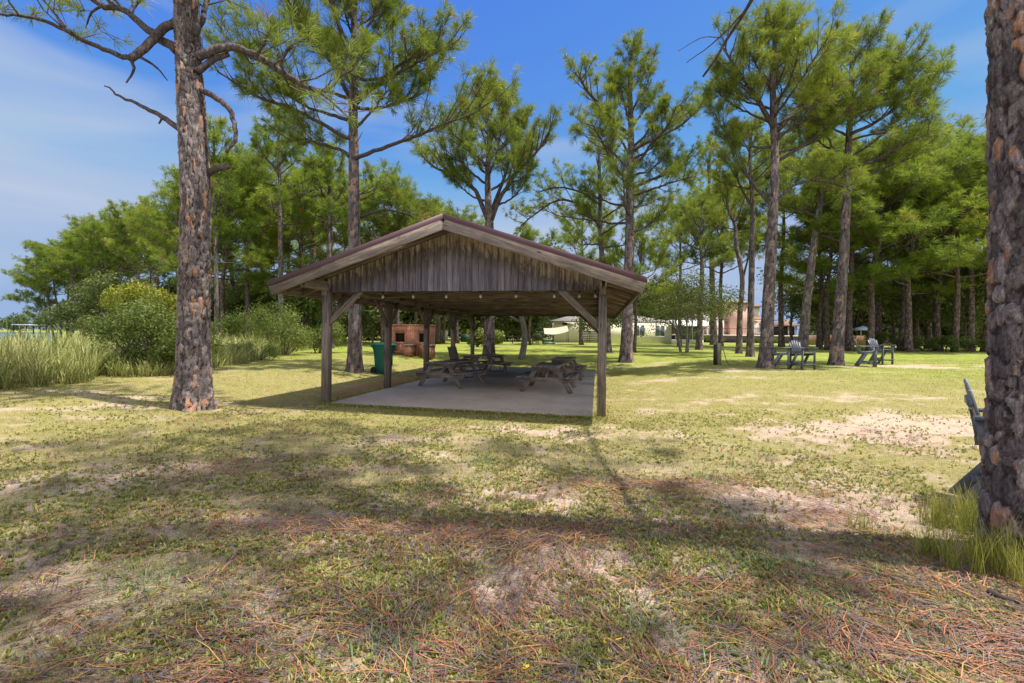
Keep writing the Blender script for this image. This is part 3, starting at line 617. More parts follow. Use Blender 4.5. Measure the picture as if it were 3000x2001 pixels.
for s in (0, 1):
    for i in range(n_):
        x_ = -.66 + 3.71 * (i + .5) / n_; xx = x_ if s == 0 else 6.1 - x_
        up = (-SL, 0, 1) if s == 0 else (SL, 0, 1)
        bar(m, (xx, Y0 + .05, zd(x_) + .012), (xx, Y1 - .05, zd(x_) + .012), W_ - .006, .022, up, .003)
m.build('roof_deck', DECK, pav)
t = T('shingles', (.1, .08, .085)); p = t.obj(); br = t.n('ShaderNodeTexBrick', {'Vector': t.map(p, (1, 1, 1)), 'Color1': (.11, .085, .08), 'Color2': (.075, .06, .06), 'Mortar': (.03, .025, .025), 'Scale': 5.0})
SHING = t.out(t.mix(1, br.outputs[0], t.ramp(t.noise(p, 40, 4), (.3, .6), (.7, 1.3)), 'MULTIPLY'), .9)
TRIM = plain('maroon_trim', (.10, .052, .066), .5, .15, 3, .05)
m = mbw()
for s in (0, 1):
    f = (lambda x: x) if s == 0 else (lambda x: 6.1 - x)
    bar(m, (f(1.18), Y0 - .02, zd(1.18) + .05), (f(1.18), Y1 + .02, zd(1.18) + .05), 3.98, .04, (-SL, 0, 1) if s == 0 else (SL, 0, 1), .003)
m.build('shingle_roof', SHING, pav)
m = mbw(); fm = mbw()
for s in (0, 1):
    f = (lambda x: x) if s == 0 else (lambda x: 6.1 - x)
    for yy, sg in ((Y0 - .035, -1), (Y1 + .035, 1)):
        bar(m, (f(-.74), yy, zd(-.74) + .05), (f(3.05), yy, zd(3.05) + .05), .02, .10, (0, 0, 1), .002)
    bar(m, (f(-.745), Y0 - .03, zd(-.72) + .035), (f(-.745), Y1 + .03, zd(-.72) + .035), .02, .06, (0, 0, 1), .002)
    for yy in (Y0, Y1):
        f2 = mbw(); bar(f2, (f(-.715), yy, zd(-.715) - .085), (f(3.048), yy, zd(3.048) - .085), .04, .225, (0, 0, 1), .005); f2.build('fascia_board', WOOD, pav)
    f2 = mbw(); bar(f2, (f(-.70), Y0 + .03, zd(-.70) - .06), (f(-.70), Y1 - .03, zd(-.70) - .06), .036, .17, (0, 0, 1), .004); f2.build('fascia_board', WOODD, pav)
m.build('roof_edge_trim', TRIM, pav)
# gable walls of weathered upright boards
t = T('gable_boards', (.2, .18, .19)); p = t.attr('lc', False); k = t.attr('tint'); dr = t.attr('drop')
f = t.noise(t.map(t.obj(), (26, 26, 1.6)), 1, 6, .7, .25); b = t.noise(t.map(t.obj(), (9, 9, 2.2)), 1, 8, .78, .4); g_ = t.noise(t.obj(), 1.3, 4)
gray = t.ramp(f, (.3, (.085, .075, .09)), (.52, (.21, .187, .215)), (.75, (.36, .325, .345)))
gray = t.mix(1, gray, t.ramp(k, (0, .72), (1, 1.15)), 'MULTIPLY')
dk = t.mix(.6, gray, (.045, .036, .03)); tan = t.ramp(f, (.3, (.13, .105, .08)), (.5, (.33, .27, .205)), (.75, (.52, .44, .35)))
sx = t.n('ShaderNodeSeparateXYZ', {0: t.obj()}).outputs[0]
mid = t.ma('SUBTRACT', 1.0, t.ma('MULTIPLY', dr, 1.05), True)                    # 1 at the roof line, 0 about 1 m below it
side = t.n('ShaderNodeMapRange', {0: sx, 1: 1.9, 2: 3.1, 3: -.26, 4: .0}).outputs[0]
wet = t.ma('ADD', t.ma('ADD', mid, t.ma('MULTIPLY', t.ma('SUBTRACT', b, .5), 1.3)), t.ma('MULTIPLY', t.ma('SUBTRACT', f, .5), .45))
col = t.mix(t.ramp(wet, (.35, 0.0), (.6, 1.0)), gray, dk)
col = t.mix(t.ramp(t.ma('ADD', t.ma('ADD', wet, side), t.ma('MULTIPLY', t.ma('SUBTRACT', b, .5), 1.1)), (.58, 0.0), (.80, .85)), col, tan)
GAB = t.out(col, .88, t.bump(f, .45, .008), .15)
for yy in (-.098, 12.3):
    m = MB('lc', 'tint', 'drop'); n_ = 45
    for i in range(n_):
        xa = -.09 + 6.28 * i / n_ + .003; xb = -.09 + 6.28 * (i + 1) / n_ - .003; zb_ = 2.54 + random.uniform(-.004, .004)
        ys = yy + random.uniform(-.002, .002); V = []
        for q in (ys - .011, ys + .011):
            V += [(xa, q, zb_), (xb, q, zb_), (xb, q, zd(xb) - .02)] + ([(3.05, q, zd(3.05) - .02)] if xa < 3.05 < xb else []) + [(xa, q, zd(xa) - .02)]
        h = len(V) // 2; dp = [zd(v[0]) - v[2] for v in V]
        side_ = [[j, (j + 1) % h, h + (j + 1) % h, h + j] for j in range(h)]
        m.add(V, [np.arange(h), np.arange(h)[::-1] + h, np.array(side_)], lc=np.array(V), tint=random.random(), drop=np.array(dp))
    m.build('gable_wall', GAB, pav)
for xx in (0.0, 6.1):
    m = mbw(); bar(m, (xx, -.125, 2.45), (xx, -.125, 2.72 if xx == 0 else 2.76), .13, .03, (0, 1, 0)); m.build('post_cleat', WOOD, pav)
def brace(p0, p1, up, w_=.05, h_=.13):
    m = mbw(); bar(m, p0, p1, w_, h_, up); m.build('knee_brace', WOOD, pav)
brace((.06, -.03, 1.83), (.84, -.03, 2.56), (0, 0, 1)); brace((6.04, -.03, 1.80), (5.24, -.03, 2.56), (0, 0, 1))
brace((.06, 12.2, 1.83), (.84, 12.2, 2.6), (0, 0, 1)); brace((6.04, 12.2, 1.80), (5.24, 12.2, 2.6), (0, 0, 1))
for xx in (0, 6.1):
    for k in range(5):
        for s in (-1, 1):
            if (k == 0 and s < 0) or (k == 4 and s > 0): continue
            brace((xx, k * 3.05 + s * .07, 1.85), (xx, k * 3.05 + s * .78, 2.58), (0, 0, 1))
# string lights hung just inside the front gable
t = T('black_rubber', (.02, .02, .02)); BLK = t.out((.02, .02, .022), .5)
BLUB = T('bulb_glass', (.8, .8, .75)); BULB = BLUB.out((.42, .41, .38), .1, None, .6)
sl = empty('string_lights', 'black cable of clear bulbs strung under the front gable', 'string lights', tuple(wpt(0, .25)), -PA)
cab = MB('tint'); bx = [.62, 1.22, 1.95, 2.72, 3.5, 4.28, 5.1, 5.62]; cp = []
for a, b in zip([.1] + bx, bx + [6.0]):
    for q in (0, .33, .66): cp.append((a + (b - a) * q, 0, 2.56 - .045 * math.sin(math.pi * q)))
cp.append((6.0, 0, 2.57)); tube(cab, spline(cp, 90), .006, 5, tint=0)
tube(cab, spline([(.12, .1, 2.5)] + [(.12, yy, 2.5 - .05 * (i % 2)) for i, yy in enumerate(np.arange(1, 12, .8))], 60), .006, 5, tint=0)
cab.build('cable', BLK, sl, True)
for x_ in bx + [5.95]:
    m = MB('tint'); tube(m, [(x_, 0, 2.555), (x_, 0, 2.50)], .017, 8, tint=0); so = m.build('socket', BLK, sl, True)
    m = MB('tint'); tube(m, [(x_, 0, 2.50), (x_, 0, 2.485), (x_, 0, 2.465), (x_, 0, 2.44), (x_, 0, 2.42), (x_, 0, 2.412)], [.013, .018, .029, .031, .02, .004], 12, tint=0); m.build('bulb', BULB, so, True)

# ------------------------------------------------------------------ picnic tables
def make_table():
    root = empty('picnic_table', '', 'picnic table'); Ln = 1.95
    m = mbw()
    for i in range(5): bar(m, (-.31 + i * .155, -Ln / 2, .735), (-.31 + i * .155, Ln / 2, .735), .145, .038, (0, 0, 1), .005)
    m.build('tabletop', WOODT, root)
    for s in (-1, 1):
        m = mbw()
        for i in (0, 1): bar(m, (s * (.60 + i * .148), -Ln / 2, .432), (s * (.60 + i * .148), Ln / 2, .432), .14, .036, (0, 0, 1), .005)
        m.build('bench', WOODT, root)
    for e in (-1, 1):
        y_ = e * .74
        for s in (-1, 1):
            m = mbw(); bar(m, (s * .70, y_, -.0), (s * .27, y_, .70), .038, .125, (1, 0, 0)); m.build('leg', WOOD, root)
        m = mbw(); bar(m, (-.80, y_ + e * .04, .365), (.80, y_ + e * .04, .365), .038, .125); m.build('crossbar', WOOD, root)
        m = mbw(); bar(m, (-.36, y_ + e * .04, .67), (.36, y_ + e * .04, .67), .038, .09); m.build('cleat', WOOD, root)
    for e in (-1, 1): m = mbw(); bar(m, (0, e * .72, .42), (0, e * .25, .69), .038, .08); m.build('diagonal_brace', WOOD, root)
    return root
tb = make_table()
TBL = [((-1.85, 14.15), 21, 'weathered picnic table nearest the left posts, long bench to its right'), ((-1.15, 18.6), 40, 'picnic table behind the left one, beside the sling chairs'),
       ((1.12, 13.45), 12, 'weathered picnic table in the front right of the pavilion, mossy bench ends'), ((1.98, 17.2), 12, 'picnic table behind the front right one, near the pad edge')]
for i, ((x_, y_), a, lb) in enumerate(TBL):
    o = tb if i == 0 else copy_tree(tb); lx, ly = local(x_, y_); o.location = (x_, y_, .035 - .008 * (lx - 3)); o.rotation_euler = (0, 0, -R(a)); tag(o, lb, 'picnic table', 'picnic tables under the pavilion')
# ------------------------------------------------------------------ sling chairs
SLING = plain('brown_sling_mesh', (.17, .145, .13), .8, .2, 30, .1)
def make_sling():
    root = empty('sling_chair', '', 'patio chair'); m = MB('tint')
    for s in (-.29, .29):
        tube(m, spline([(s, -.30, .02), (s, .05, .012), (s, .30, .02), (s, .36, .2), (s, .33, .55), (s, .25, .65), (s, -.05, .67), (s, -.25, .66)], 26), .014, 8, tint=0)
        tube(m, spline([(s, -.30, .02), (s, -.22, .25), (s, -.16, .38)], 8), .014, 8, tint=0)
        tube(m, spline([(s * .86, .28, .43), (s * .86, -.05, .40), (s * .86, -.22, .46), (s * .86, -.34, .8), (s * .86, -.44, 1.12)], 16), .013, 8, tint=0)
    for y_, z_ in ((-.2, .1), (.3, .03), (.27, .43), (-.44, 1.12)): tube(m, [(-.27, y_, z_), (.27, y_, z_)], .012, 8, tint=0)
    m.build('frame', BLK, root, True)
    pr = spline([(0, .28, .445), (0, -.05, .41), (0, -.2, .45), (0, -.33, .8), (0, -.43, 1.1)], 16); m = MB('tint'); V = []
    for p_ in pr:
        for xx, o in ((-.245, .006), (.245, .006), (.245, -.006), (-.245, -.006)): V.append((xx, p_[1] + o, p_[2] + o - (.0)))
    n = len(pr); i = np.arange(n - 1)[:, None] * 4; j = np.arange(4)[None]
    m.add(V, [np.stack([i + j, i + (j + 1) % 4, i + 4 + (j + 1) % 4, i + 4 + j], -1).reshape(-1, 4), np.array([0, 1, 2, 3]), np.array([3, 2, 1, 0]) + (n - 1) * 4], tint=0)
    m.build('sling', SLING, root, True); return root
s0 = make_sling()
for i, ((x_, y_), a, lb) in enumerate([((-1.85, 16.7), -120, 'brown sling chair tucked between the two left picnic tables'), ((-.75, 19.9), -75, 'tall-backed sling chair with curved black arm at the rear of the pad')]):
    o = s0 if i == 0 else copy_tree(s0); o.location = (x_, y_, .035); o.rotation_euler = (0, 0, R(a)); tag(o, lb, 'patio chair', 'sling chairs on the pad')
# ------------------------------------------------------------------ tall plank chairs
SLATE = plain('slate_plastic_lumber', (.105, .118, .145), .42, .12, 5, .05, 0, .5)
def make_tall(foot=-.5, rec=.36):
    root = empty('tall_adirondack_chair', '', 'garden chair')
    for s in (-.29, .29):
        m = mbw(); bar(m, (.32, s, -.01), (.32, s, .855), .085, .04, (0, 1, 0)); m.build('leg', SLATE, root)
        m = mbw(); bar(m, (foot, s, -.01), (.02, s, .60), .04, .115, (-1, 0, .5)); m.build('leg', SLATE, root)
        m = mbw(); bar(m, (-.3, s * 1.1, .875), (.42, s * 1.1, .885), .125, .028, (0, 0, 1)); bar(m, (-.22, s, .60), (-.26, s, .86), .07, .03, (0, 1, 0)); m.build('armrest', SLATE, root)
        m = mbw(); bar(m, (foot + .12, s * .93, .19), (.33, s * .93, .21), .03, .075, (0, 0, 1)); m.build('side_stretcher', SLATE, root)
    m = mbw(); bar(m, (.34, -.33, .225), (.34, .33, .225), .11, .03, (0, 0, 1)); m.build('footrest', SLATE, root); m = mbw(); bar(m, (foot + .2, -.27, .26), (foot + .2, .27, .26), .03, .07, (0, 0, 1)); m.build('rear_stretcher', SLATE, root)
    m = mbw()
    for s in (-.265, .265): bar(m, (-.26, s, .575), (.34, s, .64), .03, .09)
    for i in range(6): bar(m, (-.20 + i * .1, -.27, .625 + i * .011), (-.20 + i * .1, .27, .625 + i * .011), .09, .024, (0, 0, 1))
    m.build('seat', SLATE, root)
    m = mbw()
    for i, s in enumerate((-2, -1, 0, 1, 2)):
        tp = 1.20 - .022 * s * s; bar(m, (-.20, s * .092, .60), (-.20 - (tp - .6) * rec, s * .118, tp), .088, .024, (1, 0, .3), .006)
    bar(m, (-.22 - rec * .42, -.27, .99), (-.22 - rec * .42, .27, .99), .03, .07, (0, 0, 1)); m.build('backrest', SLATE, root)
    return root
c0 = make_tall(-.33); CH_ = []
for i, (xd, yd, a, lb) in enumerate([(1792, 846, -38, 'slate tall plank chair half hidden behind a leaning pine trunk, facing right'), (1841, 848, -78, 'slate tall plank chair with six pale back slats, right of the chair by the trunk'),
        (1987, 841, -32, 'slate tall plank chair seen side-on, left of the farther pair on the lawn'), (2021, 836, -76, 'slate tall plank chair on the right of the farther pair on the lawn')]):
    o = c0 if i == 0 else copy_tree(c0); q = at(xd, yd); o.location = (q.x, q.y, q.z); o.rotation_euler = (0, 0, R(a)); tag(o, lb, 'garden chair', 'tall slate plank chairs on the lawn')
o = make_tall(-.40, .24); q = at(2188, 1170); a = R(-42); q = (q.x + .06 + .42 * math.cos(a) - .31 * math.sin(a), q.y + .42 * math.sin(a) + .31 * math.cos(a)); o.scale = (1.08, 1.08, 1.08); o.location = (q[0], q[1], zt(*q)); o.rotation_euler = (0, 0, a)
tag(o, 'slate tall plank chair in the right foreground, mostly hidden by the big trunk', 'garden chair', 'tall slate plank chairs on the lawn')
# ------------------------------------------------------------------ wheeled bin
GRN = plain('green_bin_plastic', (.01, .12, .085), .42, .2, 4, .03, 0, .45); GRND = plain('dark_green_lid', (.01, .145, .105), .38, .15, 4, .03, 0, .45)
q = at(880, 858); b_ = empty('wheeled_bin', 'green wheeled rubbish bin behind the left pavilion posts', 'rubbish bin', tuple(q), R(-28)); b_.scale = (.9, .9, 1.02)
def rrect(cx, w_, d_, r_, z, n=6):
    o = []
    for sx_, sy_, a0 in ((1, 1, 0), (-1, 1, 90), (-1, -1, 180), (1, -1, 270)):
        for i in range(n): a = R(a0 + 90 * i / (n - 1)); o.append((cx + sx_ * (w_ / 2 - r_) + r_ * math.cos(a), sy_ * (d_ / 2 - r_) + r_ * math.sin(a), z))
    return o
def loft(mb, secs, **k):
    n = len(secs[0]); V = sum(secs, []); m = len(secs); i = np.arange(m - 1)[:, None] * n; j = np.arange(n)[None]
    mb.add(V, [np.stack([i + j, i + (j + 1) % n, i + n + (j + 1) % n, i + n + j], -1).reshape(-1, 4), np.arange(n)[::-1], np.arange(n) + (m - 1) * n], **k)
m = MB('tint'); loft(m, [rrect(0, .52, .50, .07, .03), rrect(0, .54, .52, .07, .32), rrect(.0, .58, .56, .07, .62), rrect(.01, .62, .59, .06, .8), rrect(.02, .70, .62, .05, .90), rrect(.02, .74, .66, .05, .98), rrect(.02, .74, .66, .05, 1.02)], tint=0)
for s in (-.2, 0, .2): box(m, .26, .30, s - .02, s + .02, .3, .85, tint=0)
body = m.build('body', GRN, b_)
m = MB('tint'); loft(m, [rrect(.02, .78, .70, .06, 1.022), rrect(.02, .79, .71, .06, 1.05), rrect(.0, .70, .62, .08, 1.09), rrect(-.03, .45, .42, .08, 1.12)], tint=0); box(m, -.43, -.33, -.3, .3, 1.0, 1.05, tint=0); m.build('lid', GRND, b_)
m = MB('tint'); tube(m, [(-.40, -.3, .97), (-.40, .3, .97)], .018, 8, tint=0); m.build('handle', GRN, b_, True)
for s in (-.30, .30):
    m = MB('tint'); tube(m, [(-.27, s - .035, .125), (-.27, s - .028, .125), (-.27, s + .028, .125), (-.27, s + .035, .125)], [.105, .125, .125, .105], 20, tint=0); m.build('wheel', BLK, b_)
# ------------------------------------------------------------------ brick barbecue
t = T('brick', (.4, .17, .1)); p = t.obj(); s3 = t.n('ShaderNodeSeparateXYZ', {0: p}); v = t.n('ShaderNodeCombineXYZ', {0: t.ma('ADD', s3.outputs[0], s3.outputs[1]), 1: s3.outputs[2]}).outputs[0]
br = t.n('ShaderNodeTexBrick', {'Vector': v, 'Color1': (.42, .15, .075), 'Color2': (.28, .09, .05), 'Mortar': (.42, .33, .26), 'Scale': 1.0, 'Mortar Size': .008, 'Brick Width': .21, 'Row Height': .075, 'Bias': -.1})
col = t.mix(1, br.outputs[0], t.ramp(t.noise(p, 5, 5, .7), (.3, .65), (.7, 1.2)), 'MULTIPLY'); BRICK = t.out(col, .85, t.bump(t.ma('SUBTRACT', 1.0, br.outputs[1]), .5, .01), .15)
SOOT = plain('soot', (.015, .012, .011), .9); CAP = plain('stone_cap', (.33, .30, .25), .8, .3, 8, .2)
q = at(944, 815); gr_ = empty('brick_barbecue', 'red brick barbecue with two fireboxes and low side counters', 'barbecue', tuple(q), R(-10))
m = MB('tint'); W2 = 1.2
xs = [(-W2, -.82), (-.25, .55), (1.0, W2)]                                        # masonry either side of the two openings
for a, b in xs: box(m, a, b, -.35, .45, -.1, 1.6, tint=0)
for a, b in ((-.82, -.25), (.55, 1.0)):
    box(m, a, b, -.35, .45, -.1, .72, tint=0); box(m, a, b, -.35, .45, 1.19, 1.6, tint=0); box(m, a, b, .3, .45, .72, 1.19, tint=0)
box(m, -W2 - .03, W2 + .03, -.38, .48, 1.6, 1.665, tint=0)
for i in range(24): box(m, -W2 + .02 + i * .1, -W2 + .07 + i * .1, -.375, -.345, 1.30, 1.38, tint=0)
for i in range(7):
    for o_ in (-.86, .5): box(m, o_ + i * .085, o_ + .045 + i * .085, -.375, -.345, .58, .70, tint=0)
for i in range(8): box(m, -.8 + i * .09, -.755 + i * .09, -.375, -.345, .02, .24, tint=0)
m.build('brick_body', BRICK, gr_)
for a, b in ((-.82, -.25), (.55, 1.0)):
    m = MB('tint'); box(m, a + .01, b - .01, -.2, .295, .73, 1.18, tint=0)
    for i in range(6): tube(m, [(a + .05 + i * (b - a - .1) / 5, -.33, .95), (a + .05 + i * (b - a - .1) / 5, -.2, .95)], .006, 5, tint=0)
    m.build('firebox', SOOT, gr_)
for a, b in ((-1.25, -.85), (.02, .42), (1.05, 1.5)):
    m = MB('tint'); box(m, a, b, -1.0, -.36, -.1, .54, tint=0); w_ = m.build('side_counter', BRICK, gr_)
    m = MB('tint'); box(m, a - .05, b + .05, -1.05, -.37, .542, .60, tint=0); m.build('stone_cap', CAP, w_)
# ------------------------------------------------------------------ stub post, small things on the grass
q = at(1648, 838); sp_ = empty('utility_post', 'thick mossy wooden stub post with a black hose hooked over it', 'post', tuple(q), R(5)); m = mbw(); bar(m, (.03, 0, -.1), (.03, 0, 1.0), .2, .2, (0, 1, 0), .03); m.build('post', m_wood('mossy_timber', (.09, .085, .05), (.2, .19, .11), (.3, .28, .18), .5), sp_)
m = mbw(); bar(m, (-.14, -.02, -.1), (-.14, -.02, .93), .1, .16, (0, 1, 0), .01); m.build('meter_box', plain('dark_green_paint', (.02, .03, .025), .6), sp_)
m = MB('tint'); tube(m, spline([(.14, -.05, .72), (.24, -.08, .62), (.3, -.1, .35), (.42, -.12, .06), (.6, -.15, .015), (.9, -.1, .015)], 24), .014, 6, tint=0); m.build('hose', BLK, sp_, True)
q = at(1197, 820); m = MB('tint'); tube(m, [(0, 0, 0), (0, 0, .06), (0, 0, .22), (0, 0, .27), (0, 0, .33)], [.07, .09, .085, .04, .03], 10, tint=0)
o = m.build('white_jug', plain('white_plastic', (.75, .75, .74), .4, .08), None, True); o.location = (q.x + .02, q.y - .3, q.z); tag(o, 'small white jug at the foot of the grey trunk', 'jug')
q = at(1261, 790); m = MB('tint'); box(m, -.6, .6, -.4, -.36, 0, .22, tint=0); box(m, -.6, .6, .36, .4, 0, .22, tint=0); box(m, -.6, -.56, -.36, .36, 0, .22, tint=0); box(m, .56, .6, -.36, .36, 0, .22, tint=0); box(m, -.56, .56, -.36, .36, .02, .06, tint=0)
o = m.build('play_tray', plain('sea_green_plastic', (.16, .36, .28), .5)); o.location = tuple(q); tag(o, 'low sea-green tray lying on the far lawn by the rail fence', 'tray')
YEL = plain('yellow_plastic', (.75, .48, .03), .4, .1)
q = at(1395, 1485); m = MB('tint'); an = np.linspace(0, 2 * math.pi, 20); tube(m, [(math.cos(a) * .02 , math.sin(a) * .02, .012) for a in an], .005, 6, tint=0); tube(m, [(.02, 0, .012), (.05, .01, .014), (.095, .03, .012)], .004, 6, tint=0)
o = m.build('yellow_ring_peg', YEL, None, True); o.location = (q.x, q.y, q.z + .01); tag(o, 'small yellow ring peg dropped on the sand in front', 'peg')
q = at(1205, 1553); m = MB('tint'); m.add([(-.02, 0, .02), (0, -.016, .03), (.022, -.004, .035), (.02, .015, .03), (0, .02, .022)], [[0, 1, 2, 3, 4]], tint=0); m.add([(-.02, 0, .018), (0, -.016, .028), (.022, -.004, .033), (.02, .015, .028), (0, .02, .02)], [[4, 3, 2, 1, 0]], tint=0)
o = m.build('fallen_leaf', YEL); o.location = (q.x, q.y, q.z); tag(o, 'single yellow leaf near the bottom edge', 'leaf')
GST = plain('grey_stick', (.22, .2, .19), .9, .35, 20, .5); DST = plain('dark_stick', (.07, .05, .045), .9, .35, 20, .5)
for pts, r_, mt, lb in [([(2272, 1372), (2300, 1385), (2351, 1400)], .03, DST, 'dark broken branch lying by the wiry grass at the right edge'), ([(2220, 1432), (2237, 1442), (2250, 1452)], .019, GST, 'short pale grey stick in the right foreground'),
        ([(1838, 1418), (1852, 1445), (1860, 1468)], .007, GST, 'thin grey twig lying upright in the foreground'), ([(1942, 1494), (1965, 1512), (1990, 1530)], .007, GST, 'thin grey twig near the bottom right'), ([(770, 1252), (786, 1262), (800, 1268)], .007, GST, 'pale thin twig left of centre on the grass')]:
    w3 = [at(*p_) for p_ in pts]; o3 = w3[0]; m = MB('tint'); tube(m, spline([(p_.x - o3.x, p_.y - o3.y, p_.z - o3.z + r_ * .8) for p_ in w3], 10), np.linspace(r_, r_ * .55, 10), 7, tint=0)
    o = m.build('fallen_stick', mt, None, True); o.location = tuple(o3); tag(o, lb, 'stick', 'sticks fallen on the lawn')
# ------------------------------------------------------------------ pines one can tell apart
def hero(label, base, path, wb, wt_, crown, seed, limbs=(), **k):
    """base and path in the measured picture frame; the tree stands at its own depth; widths in the same pixels"""
    b = at(*base); dep = b.y; rn = random.Random(seed)
    pts = [b] + [P(x_, y_, dep, .15 * math.sin(i * 1.7 + seed)) for i, (x_, y_) in enumerate(path)]
    m = K / F * dep; zb = P(0, crown[0], dep).z; zt2 = P(0, crown[1], dep).z
    ex = []
    for L_ in limbs:
        pl, ra, rb, leafy = L_[:4]; dz = L_[4] if len(L_) > 4 else rn.uniform(-1.2, 1.2)
        n = len(pl); ex.append(([P(x_, y_, dep, dz * (i / (n - 1)) ** 1.2) for i, (x_, y_) in enumerate(pl)], ra * m / 2, rb * m / 2, leafy))
    return pine('pine_tree', label, pts, wb * m / 2, wt_ * m / 2, zb, zt2, crown[2] * m, seed, extra=ex, **k)
c2 = lambda *p: [(a / 2, b / 2) for a, b in p]                    # first close-up frame
# A: the big trunk in front on the left
hero('tall pine with flaking bark standing alone on the left, dead snags on its trunk', (445, 938), [(446, 700), (449, 470), (440, 250), (432, 130), (428, 0), (424, -120), (428, -260), (425, -400)], 60, 34, (-20, -420, 190), 3,
     [(c2((812, 235), (720, 165), (640, 105), (560, 45), (470, 25), (380, -30)), 20, 9, .4, .8),
      (c2((812, 100), (740, 140), (690, 195), (640, 240), (600, 270)), 19, 15, None, -.5), (c2((600, 270), (540, 250), (460, 220), (380, 185), (300, 140), (200, 95), (100, 75), (0, 65)), 12, 5, .35, -1.0),
      (c2((600, 270), (615, 320), (580, 380)), 8, 3, None, -.2), (c2((645, 262), (720, 310), (770, 370)), 7, 2, None, .4), (c2((700, 190), (680, 215), (650, 225)), 5, 2, None, .2),
      (c2((822, 590), (760, 545), (700, 510), (620, 475), (540, 435), (480, 395)), 14, 3, None, .6), (c2((745, 540), (735, 560), (728, 568)), 5, 3, None, 0),
      (c2((905, 262), (980, 232), (1050, 218), (1130, 235), (1220, 280), (1310, 345), (1400, 395), (1480, 430)), 21, 11, .32, 1.0), (c2((1480, 430), (1530, 390), (1560, 350), (1620, 320)), 9, 4, .2, .4), (c2((1480, 430), (1540, 480), (1600, 540)), 8, 4, .3, -.6),
      (c2((905, 330), (980, 275), (1050, 250)), 16, 10, None, .3), (c2((925, 415), (1000, 455), (1050, 500), (1075, 570), (1078, 640), (1040, 700)), 14, 7, None, -.5),
      (c2((950, 800), (1000, 772), (1045, 765)), 16, 12, None, -.3), (c2((868, 200), (880, 90), (885, 0), (895, -120), (930, -240)), 22, 12, .6, .5), (c2((895, 160), (930, 80), (952, 0), (990, -120)), 14, 8, .5, .9),
      (c2((1180, 255), (1210, 200), (1235, 150)), 8, 4, .1, -.8), (c2((1310, 340), (1290, 290), (1330, 220), (1400, 180)), 8, 4, .2, -.4), (c2((300, 140), (250, 60), (200, 0), (170, -60)), 7, 3, .3, .5), (c2((470, 25), (420, 60), (400, 110)), 6, 3, .3, .3)],
     detail=2, nl=16, tsz=.30, K_=26, wd=.011, dead=0, flare=.46, dens=.8)
d2 = lambda *p: [(783.7 + a / 2, b / 2) for a, b in p]
# B
hero('tall pine behind the left corner of the pavilion, beside the green bin', (815, 854), [(815, 700), (813, 500), (812, 350), (811, 230), (815, 120), (812, 0), (815, -60)], 30, 10, (290, -70, 205), 5,
     [(d2((60, 730), (160, 690), (270, 650), (400, 600), (500, 560), (600, 520), (660, 485)), 10, 4, .3, 1.2), ([(805, 320), (784, 310), (725, 275), (660, 245), (600, 225), (560, 200), (500, 165)], 10, 4, .3, -1.2), ([(803, 360), (784, 345), (745, 335), (700, 320), (660, 325)], 9, 4, .3, .8),
      ([(828, 500), (863, 485), (913, 485), (958, 503)], 8, 3, .6, -.8), ([(812, 245), (780, 180), (740, 110), (690, 70)], 12, 5, .3, .9), ([(815, 240), (860, 200), (920, 150), (980, 120)], 11, 4, .3, -1.0)],
     nl=21, tsz=.38, K_=36, wd=.015, dead=3, dens=1.1)
hero('pine rising behind the pavilion ridge with a wide umbrella crown', (1123, 822), [(1124, 650), (1124, 520), (1121, 470), (1120, 400), (1123, 300), (1118, 210)], 25, 6, (470, 180, 135), 7,
     [([(1120, 505), (1100, 455), (1085, 430), (1040, 400), (1000, 385), (975, 365)], 12, 4, .3, .8), ([(1128, 505), (1145, 460), (1165, 430), (1190, 390), (1235, 345), (1262, 305)], 12, 4, .3, -.8), ([(1130, 480), (1160, 400), (1180, 330), (1200, 280)], 9, 4, .25, 1.0)],
     nl=17, tsz=.41, K_=36, wd=.015, dead=1, umb=.8, dens=1.08)
hero('tallest pine just right of the pavilion roof, round open crown', (1438, 830), [(1441, 700), (1445, 560), (1446, 430), (1449, 300), (1446, 200), (1450, 115)], 27, 6, (520, 100, 142), 9,
     [([(1450, 430), (1490, 415), (1530, 400), (1575, 370)], 8, 3, .3, .9), ([(1445, 310), (1400, 270), (1350, 210), (1330, 170)], 10, 4, .3, -.9), ([(1443, 350), (1500, 320), (1560, 290), (1595, 260)], 9, 3, .3, 1.0)],
     nl=23, tsz=.39, K_=34, wd=.016, dead=3, dens=1.08)
hero('slimmer pine left of the tallest one, drooping side limbs', (1396, 809), [(1392, 700), (1380, 560), (1378, 460), (1376, 400), (1374, 340)], 15, 5, (560, 330, 105), 12,
     [([(1378, 520), (1330, 470), (1280, 460), (1230, 490), (1195, 520)], 7, 3, .3, .8), ([(1378, 470), (1330, 440), (1280, 430), (1240, 440)], 6, 3, .3, -.6)],
     nl=13, tsz=.36, K_=25, wd=.022, dead=2, umb=.2, dens=.8)
hero('tall forked pine with a broad flat-topped crown, chairs at its foot', (1758, 845), [(1764, 700), (1771, 560), (1777, 440), (1779, 350), (1775, 250), (1776, 130), (1790, 45)], 28, 7, (330, 35, 150), 14,
     [([(1770, 470), (1745, 440), (1720, 410), (1690, 370), (1672, 320), (1650, 280)], 9, 4, .35, .9), ([(1780, 470), (1815, 430), (1860, 415), (1910, 420), (1960, 440)], 8, 3, .4, -.9), ([(1785, 300), (1830, 250), (1880, 190), (1930, 130)], 12, 4, .25, .7), ([(1775, 290), (1735, 220), (1700, 170), (1660, 110)], 12, 4, .25, -.7), ([(1782, 370), (1850, 330), (1930, 280), (2000, 250)], 9, 4, .3, 1.1)],
     nl=22, tsz=.39, K_=36, wd=.014, dead=2, umb=.9, dens=1.1)
